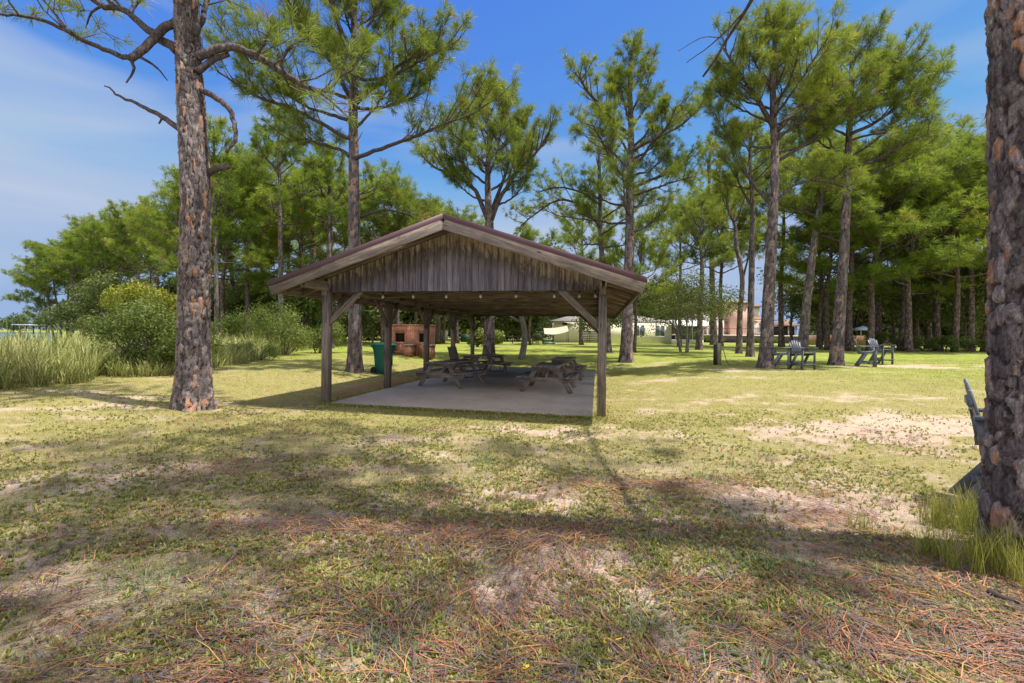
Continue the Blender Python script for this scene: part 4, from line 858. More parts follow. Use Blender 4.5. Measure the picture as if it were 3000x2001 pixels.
hero('leaning-crowned pine between the two pairs of chairs', (1920, 838), [(1929, 700), (1939, 560), (1943, 430), (1950, 300), (1955, 180), (1955, 90)], 25, 5, (400, 45, 150), 16,
     [([(1950, 310), (2010, 280), (2070, 240), (2130, 190)], 9, 3, .25, .6), ([(1952, 240), (2010, 190), (2060, 140), (2100, 150)], 8, 3, .25, -.8), ([(1945, 380), (2010, 370), (2080, 350), (2130, 330)], 8, 3, .3, .9)],
     nl=22, tsz=.39, K_=34, wd=.015, dead=3, bias=(1.6, 0), dens=1.08)
hero('slim straight pine left of the forked one', (1722, 819), [(1724, 700), (1727, 560), (1728, 470), (1722, 380), (1725, 300)], 15, 5, (430, 255, 85), 18, [([(1724, 470), (1700, 430), (1690, 400)], 6, 3, .4, .3)], nl=12, tsz=.4, K_=25, wd=.022, dead=2)
hero('slim pine with thin crown over the stub post', (1640, 792), [(1636, 700), (1634, 600), (1630, 520), (1628, 430), (1630, 320)], 15, 4, (560, 290, 82), 20, [], nl=16, tsz=.42, K_=24, wd=.024, dead=2)
hero('crooked thin pine bending left above the pale houses', (1697, 812), [(1699, 720), (1704, 640), (1690, 560), (1688, 520), (1670, 470), (1675, 420)], 12, 4, (520, 390, 70), 22, [([(1706, 640), (1718, 590), (1722, 560)], 5, 3, .5, .2)], nl=9, tsz=.4, K_=24, wd=.024, dead=2)
hero('pine leaning right between the two chairs groups, behind them', (1842, 806), [(1852, 700), (1864, 600), (1876, 510), (1888, 440), (1882, 380), (1888, 330)], 20, 6, (480, 300, 95), 24, [([(1880, 500), (1830, 480), (1790, 470)], 6, 3, .3, .6)], nl=13, tsz=.42, K_=24, wd=.024, dead=2)
hero('thin pine behind the small live oaks', (1605, 803), [(1608, 700), (1612, 620), (1608, 540), (1610, 470)], 13, 4, (600, 430, 75), 26, [], nl=12, tsz=.42, K_=16, wd=.024, dead=2)
hero('tall pine with ladder-like crown over the left woods', (645, 800), [(645, 700), (644, 560), (643, 440), (640, 350), (640, 262)], 12, 4, (520, 245, 100), 28, [], nl=20, tsz=.42, K_=26, wd=.023, dead=2, umb=.0, leafm=NEEDF)
hero('young pine poking up beside the big left trunk', (497, 800), [(497, 650), (494, 500), (492, 400), (490, 290)], 9, 3, (600, 285, 95), 30, [], nl=18, tsz=.46, K_=26, wd=.024, dead=0, umb=.3, leafm=NEEDF)
hero('pine behind the left roof slope with bare lower trunk', (757, 800), [(757, 650), (758, 500), (757, 420), (760, 360)], 15, 5, (540, 345, 90), 32, [], nl=16, tsz=.42, K_=26, wd=.023, dead=3, leafm=NEEDF)
# Z: the trunk at the right edge, its crown is overhead and shades the foreground
zb_ = Vector((4.05, 3.42, zt(4.05, 3.42))); zp = [zb_, (4.0, 3.4, 1.8), (3.9, 3.4, 4.2), (3.75, 3.35, 7.5), (3.7, 3.3, 10.5), (3.6, 3.2, 13.5), (3.6, 3.2, 16)]
pine('pine_tree', 'massive pine trunk at the right edge with orange bark scars', zp, .33, .08, 10.5, 17.5, 4.6, 40, nl=30, tsz=.40, K_=17, wd=.022, thin=.42, detail=2, dead=0, dens=.7, bias=(-.9, -.2), flare=.12,
     extra=[([(3.75, 3.4, 7.2), (3.9, 5.6, 7.5), (3.9, 7.6, 7.2), (3.55, 8.6, 6.55)], .05, .02, None), ([(3.9, 7.6, 7.2), (3.6, 8.0, 6.9), (3.2, 8.5, 6.75)], .018, .006, None), ([(3.7, 3.3, 11.2), (2.6, 3.9, 12.4), (1.4, 4.8, 13.0), (.2, 5.6, 13.3)], .05, .015, .35, 1.3), ([(3.7, 3.3, 11.8), (2.4, 3.8, 13.2), (1.2, 4.2, 14.0), (.0, 4.5, 14.3)], .05, .015, .4, 1.3), ([(3.6, 8.0, 6.9), (3.3, 8.1, 6.95), (3.0, 8.4, 6.9)], .01, .004, None)])
# ------------------------------------------------------------------ woods: a few grown once, then copied
def proto(seed, H, zb, Rc, umb, nl=13, lean=0.0, r=.19, tsz=.52, K_=22, wd=.025, flat=0.):
    zb *= .8; Rc *= 1.2; nl += 3
    rn = random.Random(seed)
    tp = [(0, 0, 0)] + [(lean * (i / 5) ** 1.3 * 3 + rn.uniform(-.12, .12), rn.uniform(-.12, .12), H * i / 5.6) for i in range(1, 6)]
    return pine('pine_tree', '', tp, r, .06, zb, H, Rc, seed, nl=nl, dens=.92, tsz=tsz, K_=K_, wd=wd, detail=0, dead=2, umb=umb, leafm=NEEDF, flat=flat)
PR_ = [proto(101, 15, 7, 3.1, .5), proto(102, 15, 8, 3.8, .7, 14), proto(103, 15, 5, 2.7, .1, 18), proto(104, 15, 8.5, 4.3, .25, 13, -.5, flat=.5), proto(105, 15, 9, 3.3, .9), proto(106, 15, 6, 3.4, .3, 16, .25)]
used = [False] * 6
def wood_tree(label, xd, dep, topy, kind, rz=0, wide=1.0, group='pines of the woods'):
    b = gx(xd, dep); Hn = P(xd, topy, dep).z - b.z; s = Hn / 15.3
    o = PR_[kind] if not used[kind] else copy_tree(PR_[kind]); used[kind] = True
    o.location = b; o.scale = (s * wide, s * wide, s); o.rotation_euler = (0, 0, R(rz)); tag(o, label, 'pine tree', group)
WT = [('tall shore pine filling the gap behind the second tip pine', 156, 68, 552, 1, 15, 1.05), ('shore pine low behind the stepped edge of the wood', 188, 66, 528, 0, 75, 1.4), ('shore pine in the back row under the left shoulder', 222, 64, 510, 5, 135, 1.4), ('slender pine leaning at the tip of the shore wood', 108, 64, 650, 5, 190, .8),
  # display column, depth, top row, kind, turn, width
 ('windswept shore pine at the far left tip, leaning out over the water', 122, 60, 612, 3, 0, 1.0), ('second shore pine from the left tip, flat crowned', 140, 60, 562, 3, 20, 1.0), ('third shore pine, round flat crown above its thin trunk', 165, 58, 530, 4, 60, 1.3), ('shore pine where the wood steps up', 205, 56, 535, 4, 140, 1.3),
 ('umbrella pine at the left shoulder of the wood', 235, 54, 492, 4, 10, 1.3), ('umbrella pine on the rising treeline, left of the big trunk', 275, 52, 482, 4, 200, 1.3), ('broad pine on the treeline above the yellow-green oak', 315, 50, 472, 1, 80, 1.15), ('tall pine on the treeline just left of the big trunk', 360, 47, 455, 1, 160, 1.15), ('pine on the treeline hidden half by the big trunk', 405, 42, 425, 1, 250, 1.1),
 ('shore wood pine in the second row behind the willow bush', 255, 66, 545, 0, 40, 1.3), ('pine deep in the left wood behind the yellow-green oak', 345, 62, 520, 1, 190, 1.2), ('pine deep in the wood right behind the big trunk', 430, 58, 470, 0, 300, 1.2),
 ('bushy pine right of the big trunk, full low crown', 530, 36, 390, 2, 30, 1.25), ('pine with bare double trunk in front of the left wood', 512, 33, 360, 5, 100, 1.1), ('dark trunked pine of the left wood', 570, 34, 345, 0, 210, 1.1), ('pine between the ladder-crowned pine and the big trunk', 600, 40, 320, 1, 320, 1.1),
 ('full pine left of the pavilion eave', 690, 34, 370, 2, 45, 1.25), ('pine above the left end of the pavilion roof', 725, 38, 350, 5, 150, 1.1), ('wide pine right of the tall left pavilion pine', 880, 36, 395, 1, 70, 1.15), ('flat-crowned pine above the left roof slope', 912, 38, 405, 4, 120, 1.0),
 ('pine in the gap over the roof, left of the ridge', 952, 42, 447, 1, 200, 1.1), ('low pine over the roof slope near the ridge', 1000, 44, 452, 0, 330, 1.25), ('pine whose crown peeps over the ridge from the left', 1050, 46, 470, 1, 20, 1.15),
 ('small round far pine seen over the right roof slope', 1208, 62, 512, 4, 50, 1.2),
 ('far pine behind the tallest one, crown between limbs', 1335, 46, 430, 0, 260, 1.1), ('pine in the far row right of the tallest', 1560, 44, 440, 1, 90, 1.1), ('far pine left of the crooked pine', 1655, 46, 400, 0, 180, 1.1), ('far pine behind the forked pine', 1795, 42, 330, 1, 20, 1.1), 
 ('background pine right of the leaning pine', 1901, 38, 400, 2, 100, 1.2), ('background pine just left of the grove on the right', 1881, 40, 430, 0, 300, 1.2), ('grove pine with thick straight trunk behind the chairs pine', 1952, 36, 300, 0, 200, 1.2), ('grove pine hugging the thick straight one', 1938, 40, 330, 1, 10, 1.1),
 ('grove pine leaning right behind the farther chairs', 1998, 35, 300, 5, 0, 1.2), ('thin dark grove pine beside the leaning one', 2016, 40, 330, 1, 240, 1.15), ('first dark trunk left of the white-roofed house', 2070, 37, 310, 1, 130, 1.2), ('second dark trunk before the white-roofed house', 2086, 35, 320, 2, 60, 1.3),
 ('slender grove trunk in front of the white roof', 2103, 44, 330, 0, 280, 1.2), ('pale double trunk right of the white roof', 2132, 44, 315, 1, 30, 1.2), ('dark grove trunk right of the pale double one', 2155, 37, 345, 2, 170, 1.3), ('grove pine near the right end of the wood', 2192, 35, 320, 5, 220, 1.1), ('dark grove trunk second from the right edge trunk', 2228, 36, 305, 1, 75, 1.2), ('grove trunk close beside the big right trunk', 2262, 36, 300, 2, 330, 1.2),
 ('dark trunk left of the barbecue, behind the bin', 884, 44, 520, 0, 10, 1.1), ('trunk rising behind the left end of the barbecue', 903, 42, 505, 1, 77, 1.1), ('trunk just right of the barbecue', 1007, 43, 500, 0, 144, 1.1), ('thin pale trunk right of the barbecue', 1018, 46, 510, 1, 211, 1.0), ('slim pine left of the cream house', 1217, 44, 560, 0, 278, 1.1), ('dark pine right behind the right front post', 1456, 31, 470, 5, 345, 1.0),
 ('pine at the back of the left wood, above the feathery shrubs', 660, 50, 420, 1, 52, 1.15), ('pine at the back of the left wood, right of its tallest', 790, 48, 400, 0, 119, 1.1)]
for lb, xd, dep, ty, kd, rz, wd_ in WT: wood_tree(lb, xd, dep, ty, kd, rz, wd_)
# ------------------------------------------------------------------ oaks and bushes
q = at(1572, 809)
oak('oak_tree', 'cluster of small live oaks with slender grey stems right of the pavilion', q, P(0, 585, q.y).z - q.z, 240 * K / F * q.y, 4, 51, 9500, .08, crown_z=.25, blobs=20, open_=.15, sr=.075, bark=GREYB)
def oak_at(lb, xd, dep, topy, wpx, seed, n=8000, lm=None, cz=.25, stems=1, size=.15, tint0=.35, blobs=15):
    b = gx(xd, dep); return oak('oak_tree', lb, b, P(xd, topy, dep).z - b.z, wpx * K / F * dep, stems, seed, n, size, lm, cz, blobs=blobs, tint0=tint0, sr=.16)
oak_at('dark spreading live oak deep in the right grove', 2150, 42, 520, 190, 52, cz=.2, blobs=20)
oak_at('dark live oak left of the big right trunk', 2225, 38, 540, 150, 53, cz=.15, blobs=18)
oak_at('dark oak between the leaning grove pine and the white roof', 2050, 46, 560, 130, 54, cz=.3)
oak_at('dark oak behind the chairs, right of the pink villa', 1885, 48, 570, 120, 55, cz=.2)
oak_at('oak hanging over the pale villa roofs', 1820, 50, 580, 110, 56, 4500, cz=.4)
oak_at('live oak in front of the cream house', 1385, 40, 640, 110, 57, 4200, cz=.25)
q = at(1197, 824); oak('oak_tree', 'grey lichen-barked tree seen through the back of the pavilion', q, 6.4, 5.5, 1, 58, 4500, .09, crown_z=.5, sr=.2, bark=GREYB)
oak_at('yellow-green oak at the edge of the left wood', 345, 24, 632, 150, 59, 9000, YELL, .05, 2, .085, .5)
oak_at('low green understory oak near the tip of the shore wood', 190, 50, 650, 120, 68, 6000, OAKL, .05, tint0=.5)
oak_at('dark understory oak under the left wood pines', 250, 44, 615, 150, 60, 6000, OAKL, .05, tint0=.45)
oak_at('understory oak right of the big left trunk', 560, 36, 640, 130, 61, 6000, BUSHL, .05, tint0=.25)
oak_at('understory oak left of the pavilion', 690, 34, 630, 120, 62, 6000, BUSHL, .05, tint0=.35)
oak_at('understory oak seen under the left eave', 790, 46, 650, 130, 63, 6000, OAKL, .03)
proto_oak = oak_at('dark oak behind the barbecue', 900, 56, 625, 170, 64, 11000, OAKL, .02, blobs=24, size=.24)
UO = [('dark oak of the back wood behind the rear left post', 1010, 58, 625), ('dark oak of the back wood behind the roof ridge line', 1095, 60, 630), ('dark oak left of the grey lichen-barked tree', 1165, 62, 635), ('dark oak at the left corner of the cream house', 1188, 60, 655), ('oak rising behind the cream house roof', 1330, 78, 615), ('oak behind the right part of the cream house', 1450, 76, 610), ('oak between cream house and pink villa', 1530, 80, 620),
      ('dark oak of the back wood right of the white-roofed house', 2185, 60, 610), ('dark oak filling the wood behind the farther chairs', 1965, 62, 600), ('dark oak behind the brown fence', 2025, 66, 610), ('dark oak left of the barbecue in the back wood', 845, 60, 640), ('dark oak at the back left of the left wood', 470, 52, 600), ('dark oak at the back of the wood by the feathery shrubs', 625, 52, 600), ('dark oak at the back of the shore wood', 300, 66, 630), ('dark oak at the right end of the back wood', 2260, 58, 600)]
for i, (lb, xd, dep, ty) in enumerate(UO):
    o = copy_tree(proto_oak); b = gx(xd, dep); s = (P(xd, ty, dep).z - b.z) / (P(900, 625, 56).z - gx(900, 56).z); o.location = b; o.scale = (s, s, s); o.rotation_euler = (0, 0, i * 1.1); tag(o, lb, 'oak tree', 'dark oaks of the back wood')
tag(proto_oak, None, None, 'dark oaks of the back wood')
q = at(262, 868); bush('willow_bush', 'big rounded bright green bush at the edge of the reeds, left of the tall trunk', q + Vector((0, 1.5, 0)), 3.6, P(0, 648, q.y + 1.5).z - q.z, 71, 16000, .045, BUSHL, 'bush', None, 14, 2.6)
q = gx(360, 13.5); bush('dark_bush', 'lower dark bush between the big green bush and the tall trunk', q, 2.2, 1.35, 72, 7000, .04, BUSHL, 'bush', None, 10, 1.8, .3)
q = gx(650, 23); bush('feathery_bush', 'tall feathery pale green bush just left of the pavilion', q, 3.2, 3.0, 73, 9000, .05, BUSHL, 'bush', None, 12, 2.2, .6)
q = gx(730, 25); bush('feathery_bush', 'feathery bush partly behind the left front post', q, 2.6, 2.4, 74, 6000, .05, BUSHL, 'bush', None, 10, 2.0, .5)
q = gx(575, 26); bush('feathery_bush', 'feathery bush at the foot of the dark-trunked pines', q, 3.0, 2.5, 75, 6000, .05, BUSHL, 'bush', None, 10, 2.0, .35)
q = gx(590, 19); bush('low_bush', 'low bright green bush in the reeds left of the pavilion', q, 2.0, .95, 76, 4500, .035, BUSHL, 'bush', None, 9, 1.2, .6)
q = at(1118, 797); bush('palmetto_bush', 'glossy palmetto bush by the pine behind the pavilion', q, 3.2, 1.7, 77, 2600, .16, BUSHL, 'bush', None, 10, 2.0, .6)
for xd, dep, W_, H_, lb, sd_ in [(2020, 39, 3.2, 1.8, 'round bush left of the white-roofed house grove', 78), (2125, 36, 3.4, 1.5, 'light green bush under the pale double trunk', 79), (2165, 35, 2.4, 1.5, 'dark round bush in the right grove', 80), (2215, 36, 3.5, 1.3, 'low bushes by the rightmost grove trunks', 81), (1490, 58, 2.0, 1.8, 'yellow-green shrub by the sunroom', 82), (1235, 52, 2.0, 1.3, 'shrub at the left end of the cream house', 83), (1640, 70, 5, 1.5, 'shrubs on the bank below the pink villa terrace', 84), (1760, 70, 5, 1.4, 'shrubs below the right end of the villa terrace', 85)]:
    bush('round_bush', lb, gx(xd, dep), W_, H_, sd_, 2600, .075, YELL if sd_ == 82 else BUSHL, 'bush', None, 8, W_ * .6, .35)
# ------------------------------------------------------------------ reeds along the lawn's left edge
BD = [(-300, 915), (0, 903), (120, 893), (200, 884), (240, 874), (380, 868), (490, 848), (560, 838), (640, 822), (745, 797)]
bw = [at(*p_) for p_ in BD]; br_ = [p_.x / p_.y for p_ in bw]; bd = [p_.y for p_ in bw]
rd = MB('tint'); rr = np.random.default_rng(9); n = 26000
ra = rr.uniform(br_[0], br_[-1], n); dd = np.interp(ra, br_, bd) * (1 + .95 * rr.random(n) ** 1.5 + .03); clump = fbm(ra * 30, dd * 1.5, 4, 3); kp = clump > .42; ra, dd = ra[kp], dd[kp]; x, y = ra * dd, dd; n = len(x)
hh = np.where(ra < -.86, 1.22, np.where(ra < -.70, .9, 1.1)) * (1 + .35 * (rr.random(n) < .06)) * (.25 + 1.1 * fbm(ra * 26, dd * 1.3, 6, 4)) * smooth(1.0, 1.12, dd / np.interp(ra, br_, bd)) ** .5 + .25
blades(rd, x, y, tz(x, y), hh, .010 * np.sqrt(dd / 10), rr, .22, 3, np.clip(.3 + .6 * (fbm(ra * 18, dd * .8, 12, 3) - .2) + .2 * (rr.random(n) < .2), 0, .95), .3)
tag(rd.build('tall_reeds', REED), 'tall pale reeds and marsh grass along the left edge of the lawn', 'reeds', None, 'stuff')
def wiry(lb, xd, yd, n, h, sp, seed, grp='wiry grass clumps by the right trunk'):
    q = at(xd, yd); r2 = np.random.default_rng(seed); m = MB('tint'); x = r2.normal(0, sp, n); y = r2.normal(0, sp * .7, n); nst = max(3, n // 45); ctr = r2.normal(0, sp, (nst, 2)) * (1, .7); w_ = r2.integers(0, nst, n)
    x = ctr[w_, 0] + r2.normal(0, .022, n); y = ctr[w_, 1] + r2.normal(0, .022, n)
    blades(m, x, y, np.array([zt(q.x + a, q.y + b) for a, b in zip(x, y)]) - q.z, h * r2.uniform(.6, 1.2, n), .0017, r2, .16, 4, .35 + .3 * (r2.random(n) < .3), .22)
    o = m.build('grass_clump', REEDG); o.location = tuple(q); tag(o, lb, 'grass clump', grp)
REEDG = m_needles('wiry_grass', (.13, .16, .03), (.30, .32, .06), (.55, .42, .16), .4)
wiry('small lone wiry grass tuft left of the right trunk', 1978, 1225, 90, .26, .035, 1); wiry('wiry green grass around the foreground chair leg', 2170, 1215, 420, .40, .13, 2); wiry('tall wiry grass at the foot of the right trunk', 2300, 1230, 620, .46, .2, 3)
wiry('tall wiry grass clump nearest the right edge', 2325, 1330, 480, .48, .13, 4); wiry('yellowing wiry grass between trunk and sand', 2215, 1290, 420, .34, .16, 5); wiry('short wiry grass left of the foreground chair', 2125, 1270, 160, .28, .07, 6)
# ------------------------------------------------------------------ far shore
rf = np.random.default_rng(3)
fs = MB('tint')
cen, rad = [], []
for i in range(46):
    xx = -400 + i * 8.5; dy = rf.uniform(-8, 8); h = 10 + 6 * math.exp(-((i - 12) / 9) ** 2) + rf.uniform(-1.5, 2.0) - (i > 22) * 2.5
    cen.append((xx, 330 + dy, h * .5)); rad.append((7.5, 6, h * .52))
leafcloud(fs, cen, rad, 30000, .8, rf, .4, .6)
tag(fs.build('far_woods', BUSHL), 'far wooded shore beyond the water at the left', 'woods', None, 'stuff')
STUC = plain('cream_stucco', (.80, .75, .60), .9, .12, 2, .1); ROOFG = plain('grey_shingle', (.27, .25, .24), .9, .35, 5, .3); WHT = plain('white_paint', (.72, .72, .70), .6, .1); PINK = plain('pink_stucco', (.68, .42, .34), .9, .12, 2, .1); PALE = plain('pale_stucco', (.80, .68, .57), .9, .1, 2)
t = T('window_glass', (.2, .25, .3)); GLS = t.out((.10, .13, .17), .08, None, .8); DARK = plain('dark_recess', (.03, .028, .025), .9); BRN = plain('brown_roof', (.24, .16, .12), .9, .3, 5); FNC = m_wood('fence_timber', (.03, .025, .022), (.07, .058, .05), (.13, .11, .095)); BLUEM = plain('pale_blue_metal', (.50, .60, .72), .4, .08, 2, 0, 0, .5)
q = gx(62, 118); bh = empty('boathouse', 'small open boathouse with pale blue roof across the water', 'boathouse', (q.x, 118, -.42)); m = MB('tint')
box(m, -2.0, 2.0, -2, 2, 3.1, 3.3, tint=0); m.build('roof', BLUEM, bh)
for a in (-1.8, 0, 1.8):
    for b in (-1.6, 1.6): m = MB('tint'); box(m, a - .1, a + .1, b - .1, b + .1, -.6, 3.1, tint=0); m.build('post', FNC, bh)
m = MB('tint'); box(m, -2.4, 5, -2.2, 2.2, .5, .7, tint=0); m.build('dock', plain('grey_dock', (.3, .28, .26)), bh)
bwd = MB('tint'); cen, rad = [], []
for k in range(70):
    xd = 430 + k * 28
    if 1560 < xd < 1880 or (xd > 1880 and k % 2): continue
    b = gx(xd, 100 + rf.uniform(-6, 6)); h = rf.uniform(8.5, 12.5) * (.8 if xd > 1100 else 1); cen.append((b.x, b.y, b.z + h * .45)); rad.append((3.8, 4, h * .52))
leafcloud(bwd, cen, rad, 42000, .42, rf, .3, .6)
tag(bwd.build('back_woods', OAKL), 'dark mass of far woods closing the view behind the houses and lawn', 'woods', None, 'stuff')
# ------------------------------------------------------------------ houses
def gp(xs, dep, ys): p_ = P(xs / K, ys / K, dep); return p_          # source pixel -> point
def quad(mb, *v): mb.add(list(v), [[0, 1, 2, 3]], tint=0)
def window(par, x0, x1, z0, z1, y, glass=GLS, frame=WHT, mull=1, t_=.07):
    m = MB('tint'); box(m, x0 - t_, x0, y - .05, y + .04, z0 - t_, z1 + t_, tint=0); box(m, x1, x1 + t_, y - .05, y + .04, z0 - t_, z1 + t_, tint=0); box(m, x0, x1, y - .05, y + .04, z1, z1 + t_, tint=0); box(m, x0, x1, y - .05, y + .04, z0 - t_, z0, tint=0)
    for i in range(mull): xx = x0 + (x1 - x0) * (i + 1) / (mull + 1); box(m, xx - .025, xx + .025, y - .04, y + .02, z0, z1, tint=0)
    f = m.build('window', frame, par); m = MB('tint'); box(m, x0, x1, y - .015, y + .015, z0, z1, tint=0); m.build('pane', glass, f)
def hip(par, x0, x1, y0, y1, z, h, mat_, ov=.5, rdg=None, name='roof'):
    m = MB('tint'); a, b, c, d = x0 - ov, x1 + ov, y0 - ov, y1 + ov; r_ = (d - c) / 2 if rdg is None else rdg; my = (c + d) / 2
    V = [(a, c, z), (b, c, z), (b, d, z), (a, d, z), (a + r_, my, z + h), (b - r_, my, z + h), (a, c, z - .14), (b, c, z - .14), (b, d, z - .14), (a, d, z - .14)]
    m.add(V, [np.array([[0, 1, 5, 4], [2, 3, 4, 5], [6, 7, 1, 0], [7, 8, 2, 1], [8, 9, 3, 2], [9, 6, 0, 3], [9, 8, 7, 6]]), np.array([[1, 2, 5], [3, 0, 4]])], tint=0); return m.build(name, mat_, par)
D1 = 58.; h1 = empty('cream_house', 'long low cream stucco house with grey shingle roof behind the lawn', 'house', tuple(gx(1300, D1)), R(-3)); q = h1.location
m = MB('tint'); box(m, -1.5, 13.2, 0, 8, -.3, 2.65, tint=0); m.build('wall', STUC, h1); hip(h1, -1.5, 5.6, 0, 8, 2.72, 1.35, ROOFG, .6); 
hip(h1, 5.0, 13.2, .4, 7.6, 2.70, 1.0, ROOFG, .5, None)
m = MB('tint'); box(m, -.5, .1, -.03, .02, 2.2, 2.5, tint=0); box(m, 3.6, 4.6, -.03, .02, 2.2, 2.55, tint=0); m.build('vent', DARK, h1)
window(h1, 8.6, 9.8, .9, 2.2, -.02, mull=1); window(h1, 11.2, 12.3, .9, 2.2, -.02)
m = MB('tint'); box(m, 13.2, 16.6, -1.5, 5, -.3, .5, tint=0)
for i in range(6): box(m, 13.25 + i * .66, 13.33 + i * .66, -1.5, -1.42, .5, 2.4, tint=0)
sr = m.build('sunroom', STUC, h1); m = MB('tint'); box(m, 13.3, 16.5, -1.44, -1.40, .52, 2.38, tint=0); m.build('pane', GLS, sr)
m = MB('tint')
for i in range(3): m.add([(12.9 + i * .1, -2.6 + i, 2.25), (16.9, -2.6 + i, 2.2), (16.9, -1.4 + i, 2.9), (12.9, -1.4 + i, 2.95), (12.9, -2.6 + i, 2.17), (16.9, -2.6 + i, 2.12), (16.9, -1.4 + i, 2.82), (12.9, -1.4 + i, 2.87)], [[0, 1, 2, 3], [7, 6, 5, 4], [0, 4, 5, 1]], tint=0)
m.build('awning', WHT, sr)
m = MB('tint'); V = []
for iy in range(6):
    for ix in range(9): V.append((ix / 8 * 2.9, iy / 5 * 1.6, 1.05 + .35 * ix / 8 + .7 * iy / 5 - .2 * math.sin(math.pi * ix / 8) * (1 - .5 * iy / 5)))
V = np.array(V); ii = np.arange(5)[:, None] * 9; jj = np.arange(8)[None]; fq = np.stack([ii + jj, ii + jj + 1, ii + 9 + jj + 1, ii + 9 + jj], -1).reshape(-1, 4); m.add(V, fq, tint=0); m.add(V - (0, 0, .02), fq[:, ::-1], tint=0)
q = gx(1250, 54.5); ss = empty('shade_sail', 'off-white shade sail stretched on poles before the cream house', 'shade sail', tuple(q)); m.build('sail', plain('canvas', (.42, .37, .28), .9, .05), ss, True)
for a, b, c_ in ((0, 0, 1.1), (2.9, 0, 1.45), (0, 1.6, 1.8), (2.9, 1.6, 2.15)): m = MB('tint'); tube(m, [(a, b, -.1), (a, b, c_)], .03, 6, tint=0); m.build('pole', FNC, ss)
for i, xd in enumerate((1341, 1362)):
    q = gx(xd, 56.3); m = mbw(); 
    for k in range(7): bar(m, (-.5, -.02 * k, .1 + k * .22), (.5, -.02 * k, .1 + k * .22), .03, .12)
    for s in (-.48, .48): bar(m, (s, .04, 0), (s, -.1, 1.52), .08, .05, (0, 1, 0))
    o = m.build('wooden_pallet', m_wood('grey_pallet' + str(i), (.05, .045, .045), (.13, .12, .115), (.2, .19, .18))); o.location = tuple(q); tag(o, ('left' if i == 0 else 'right') + ' of two grey slatted pallets leaning on the cream house', 'pallet', 'pallets on the cream wall')
# pink villa
D2_ = 72.; tz0 = gp(2100, D2_, 981).z
vl = empty('pink_villa', 'large two-storey pink and cream villa with columns behind the pines', 'house', (gp(2100, D2_, 981).x, D2_, tz0)); mm = D2_ / F
X_ = lambda s: (s - 2100) * mm; Z_ = lambda s: (981 - s) * mm
m = MB('tint'); box(m, X_(1990), X_(2150), 2, 12, -.2, Z_(935), tint=0); box(m, X_(2150), X_(2200), 1.2, 12, -.2, Z_(884), tint=0); box(m, X_(2040), X_(2150), 5, 12, -.2, Z_(890), tint=0); m.build('wall', PINK, vl)
m = MB('tint'); box(m, X_(2200), X_(2290), 2.2, 12, -.2, Z_(934), tint=0); box(m, X_(2200), X_(2275), 5, 12, Z_(934), Z_(890), tint=0); m.build('wall', PALE, vl)
hip(vl, X_(2150), X_(2200), 1.2, 8, Z_(883), 1.0, ROOFG, .35, 1.2); hip(vl, X_(2040), X_(2150), 5, 12, Z_(889), 1.5, BRN, .5); hip(vl, X_(1990), X_(2140), 1.6, 7, Z_(936), 1.0, ROOFG, .4, 2.0); hip(vl, X_(2205), X_(2290), 2.2, 8, Z_(933), .7, BRN, .4, 2.0); hip(vl, X_(2205), X_(2275), 5, 12, Z_(889), 1.2, BRN, .4, 2)
for a in (2082, 2112, 2128): m = MB('tint'); tube(m, [(X_(a), 1.2, 0), (X_(a), 1.2, Z_(937))], .17, 10, tint=0); m.build('column', PALE, vl, True)
for a, b, c_, d in ((2108, 2118, 912, 893), (2124, 2134, 912, 893), (2173, 2181, 925, 900), (2060, 2078, 972, 945), (2243, 2252, 972, 945), (2225, 2236, 928, 900)): window(vl, X_(a), X_(b), Z_(c_), Z_(d), 1.15 if 2150 < a < 2200 else (4.95 if c_ < 930 else 1.95), mull=0)
m = MB('tint'); box(m, X_(2096), X_(2106), 1.9, 1.99, 0, Z_(942), tint=0); m.build('door', DARK, vl); m = MB('tint'); box(m, X_(2212), X_(2224), 2.1, 2.19, 0, Z_(944), tint=0); box(m, X_(2170), X_(2176), 1.1, 1.19, 0, Z_(942), tint=0); m.build('door', WHT, vl)
m = MB('tint')
for i in range(60): xx = X_(1975) + i * (X_(2340) - X_(1975)) / 59; box(m, xx - .012, xx + .012, -1.02, -.98, .04, 1.0, tint=0)
box(m, X_(1975), X_(2340), -1.03, -.97, 1.0, 1.05, tint=0); m.build('terrace_railing', FNC, vl)
m = MB('tint'); box(m, X_(1965), X_(2342), -1.2, 2, -.14, .03, tint=0); m.build('terrace_edge', WHT, vl); m = MB('tint'); box(m, X_(1968), X_(2340), -1.1, 13, -2.2, -.145, tint=0); m.build('retaining_wall', plain('dark_wall', (.022, .019, .017), .9, .4, 3), vl)
pv = empty('terrace_pergola', 'small brown-roofed screened pavilion at the right end of the villa terrace', 'garden pavilion', (gp(2316, 71, 981).x, 71.6, tz0 + .03)); hip(pv, -1.3, 1.4, 0, 2.4, 1.6, .95, BRN, .3, 1.1)
for a in (-1.2, .1, 1.3): m = MB('tint'); box(m, a - .09, a + .09, .05, .2, 0, 1.46, tint=0); m.build('post', PALE, pv)
m = MB('tint'); box(m, -1.1, 1.2, .3, 2.2, 0, 1.4, tint=0); m.build('screen', DARK, pv)
D3 = 62.; wh = empty('white_roofed_house', 'low pale house with bright white-blue metal roof in the right grove', 'house', tuple(gx(2078, D3))); m = MB('tint')
for a, b in ((-3.6, -2.7), (-1.2, .2), (1.6, 3.6)): box(m, a, b, 0, 5, -.3, 2.0, tint=0)
box(m, -3.6, 3.6, 0, 5, 2.0, 2.2, tint=0); box(m, -3.6, 3.6, 2.6, 5, -.3, 2.0, tint=0); m.build('wall', PALE, wh); hip(wh, -3.6, 3.6, 0, 5, 2.25, 1.0, BLUEM, .5, .4)
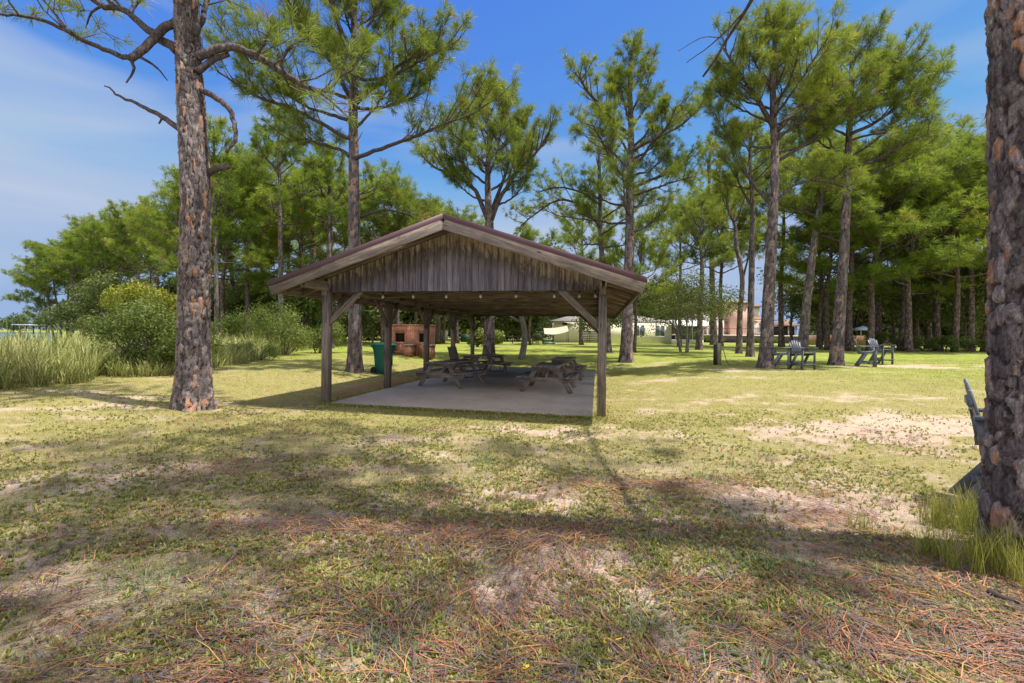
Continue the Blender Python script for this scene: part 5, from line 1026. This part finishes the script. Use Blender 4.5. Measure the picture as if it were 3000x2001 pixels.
for a, b in ((-2.7, -1.2), (.2, 1.6)): window(wh, a + .05, b - .05, .3, 1.95, .3)
cn = empty('blue_canopy', 'small pale blue pop-up canopy beside the brown fence', 'canopy', tuple(gx(1981, 60))); m = MB('tint'); m.add([(-1.2, -1.2, 1.95), (1.2, -1.2, 1.95), (1.2, 1.2, 1.95), (-1.2, 1.2, 1.95), (0, 0, 2.6)], [np.array([[0, 1, 4], [1, 2, 4], [2, 3, 4], [3, 0, 4]]), np.array([3, 2, 1, 0])], tint=0); m.build('canopy_top', BLUEM, cn)
for a in (-1.1, 1.1):
    for b in (-1.1, 1.1): m = MB('tint'); tube(m, [(a, b, 0), (a, b, 1.95)], .03, 6, tint=0); m.build('pole', WHT, cn)
fb = empty('board_fence', 'brown board fence behind the grove pines', 'fence', tuple(gx(1935, 57))); m = mbw()
for i in range(60): bar(m, (-5.5 + i * .19, 0, 0), (-5.5 + i * .19, 0, 1.25), .17, .02, (0, 1, 0))
m.build('board_panel', m_wood('brown_fence_boards', (.1, .06, .035), (.22, .13, .08), (.3, .2, .13)), fb)
rb = empty('red_cottage', 'dark red cottage glimpsed between trunks above the barbecue', 'house', tuple(gx(902, 62))); m = MB('tint'); box(m, -1.2, 1.2, 0, 3, -.2, 3.4, tint=0); m.build('wall', plain('dark_red_boards', (.07, .022, .017), .9, .2), rb); hip(rb, -1.2, 1.2, 0, 3, 3.45, .9, ROOFG, .3, 1)
rb = empty('red_cottage', 'brick-red cottage glimpsed left of the palmetto bush', 'house', tuple(gx(1108, 66))); m = MB('tint'); box(m, -2, 2.5, 0, 4, -.2, 3.0, tint=0); m.build('wall', BRICK, rb); hip(rb, -2, 2.5, 0, 4, 3.05, 1.3, ROOFG, .4)
# rail fences
def rails(lb, x0, x1, dep, n, h=.85):
    a = gx(x0, dep); b = gx(x1, dep); root = empty('rail_fence', lb, 'fence', tuple(a)); d = b - a
    for i in range(n + 1):
        m = mbw(); p_ = d * (i / n); g0 = zt(a.x + p_.x, dep) - a.z; bar(m, (p_.x, 0, g0 - .1), (p_.x, 0, g0 + h), .11, .11, (0, 1, 0)); m.build('post', FNC, root)
        if i < n:
            m = mbw(); p2 = d * ((i + 1) / n); g1 = zt(a.x + p2.x, dep) - a.z
            for z_ in (.38, .75): bar(m, (p_.x, -.07, g0 + z_), (p2.x, -.07, g1 + z_), .035, .1)
            m.build('rail', FNC, root)
rails('dark split-rail fence across the far lawn left of the house', 825, 1075, 47, 8); rails('dark rail fence before the shade sail', 1130, 1270, 48, 6)
q = gx(1071, 46); dc = MB('tint'); box(dc, -.55, .55, -.3, .3, .15, .95, tint=0); box(dc, -.5, .5, -.27, .27, .95, 1.0, tint=0); o = dc.build('green_cabinet', plain('dark_green_metal', (.012, .05, .035), .6)); o.location = tuple(q); tag(o, 'dark green metal cabinet by the rail fence', 'cabinet')
q = gx(1021, 47); dc = MB('tint'); box(dc, -.3, .3, -.2, .2, .4, 1.25, tint=0); box(dc, -.06, .06, -.06, .06, 0, .4, tint=0); box(dc, -.34, .34, -.24, .24, 1.25, 1.3, tint=0); o = dc.build('white_box', WHT); o.location = tuple(q); tag(o, 'white box on a short post beside the rail fence', 'box')
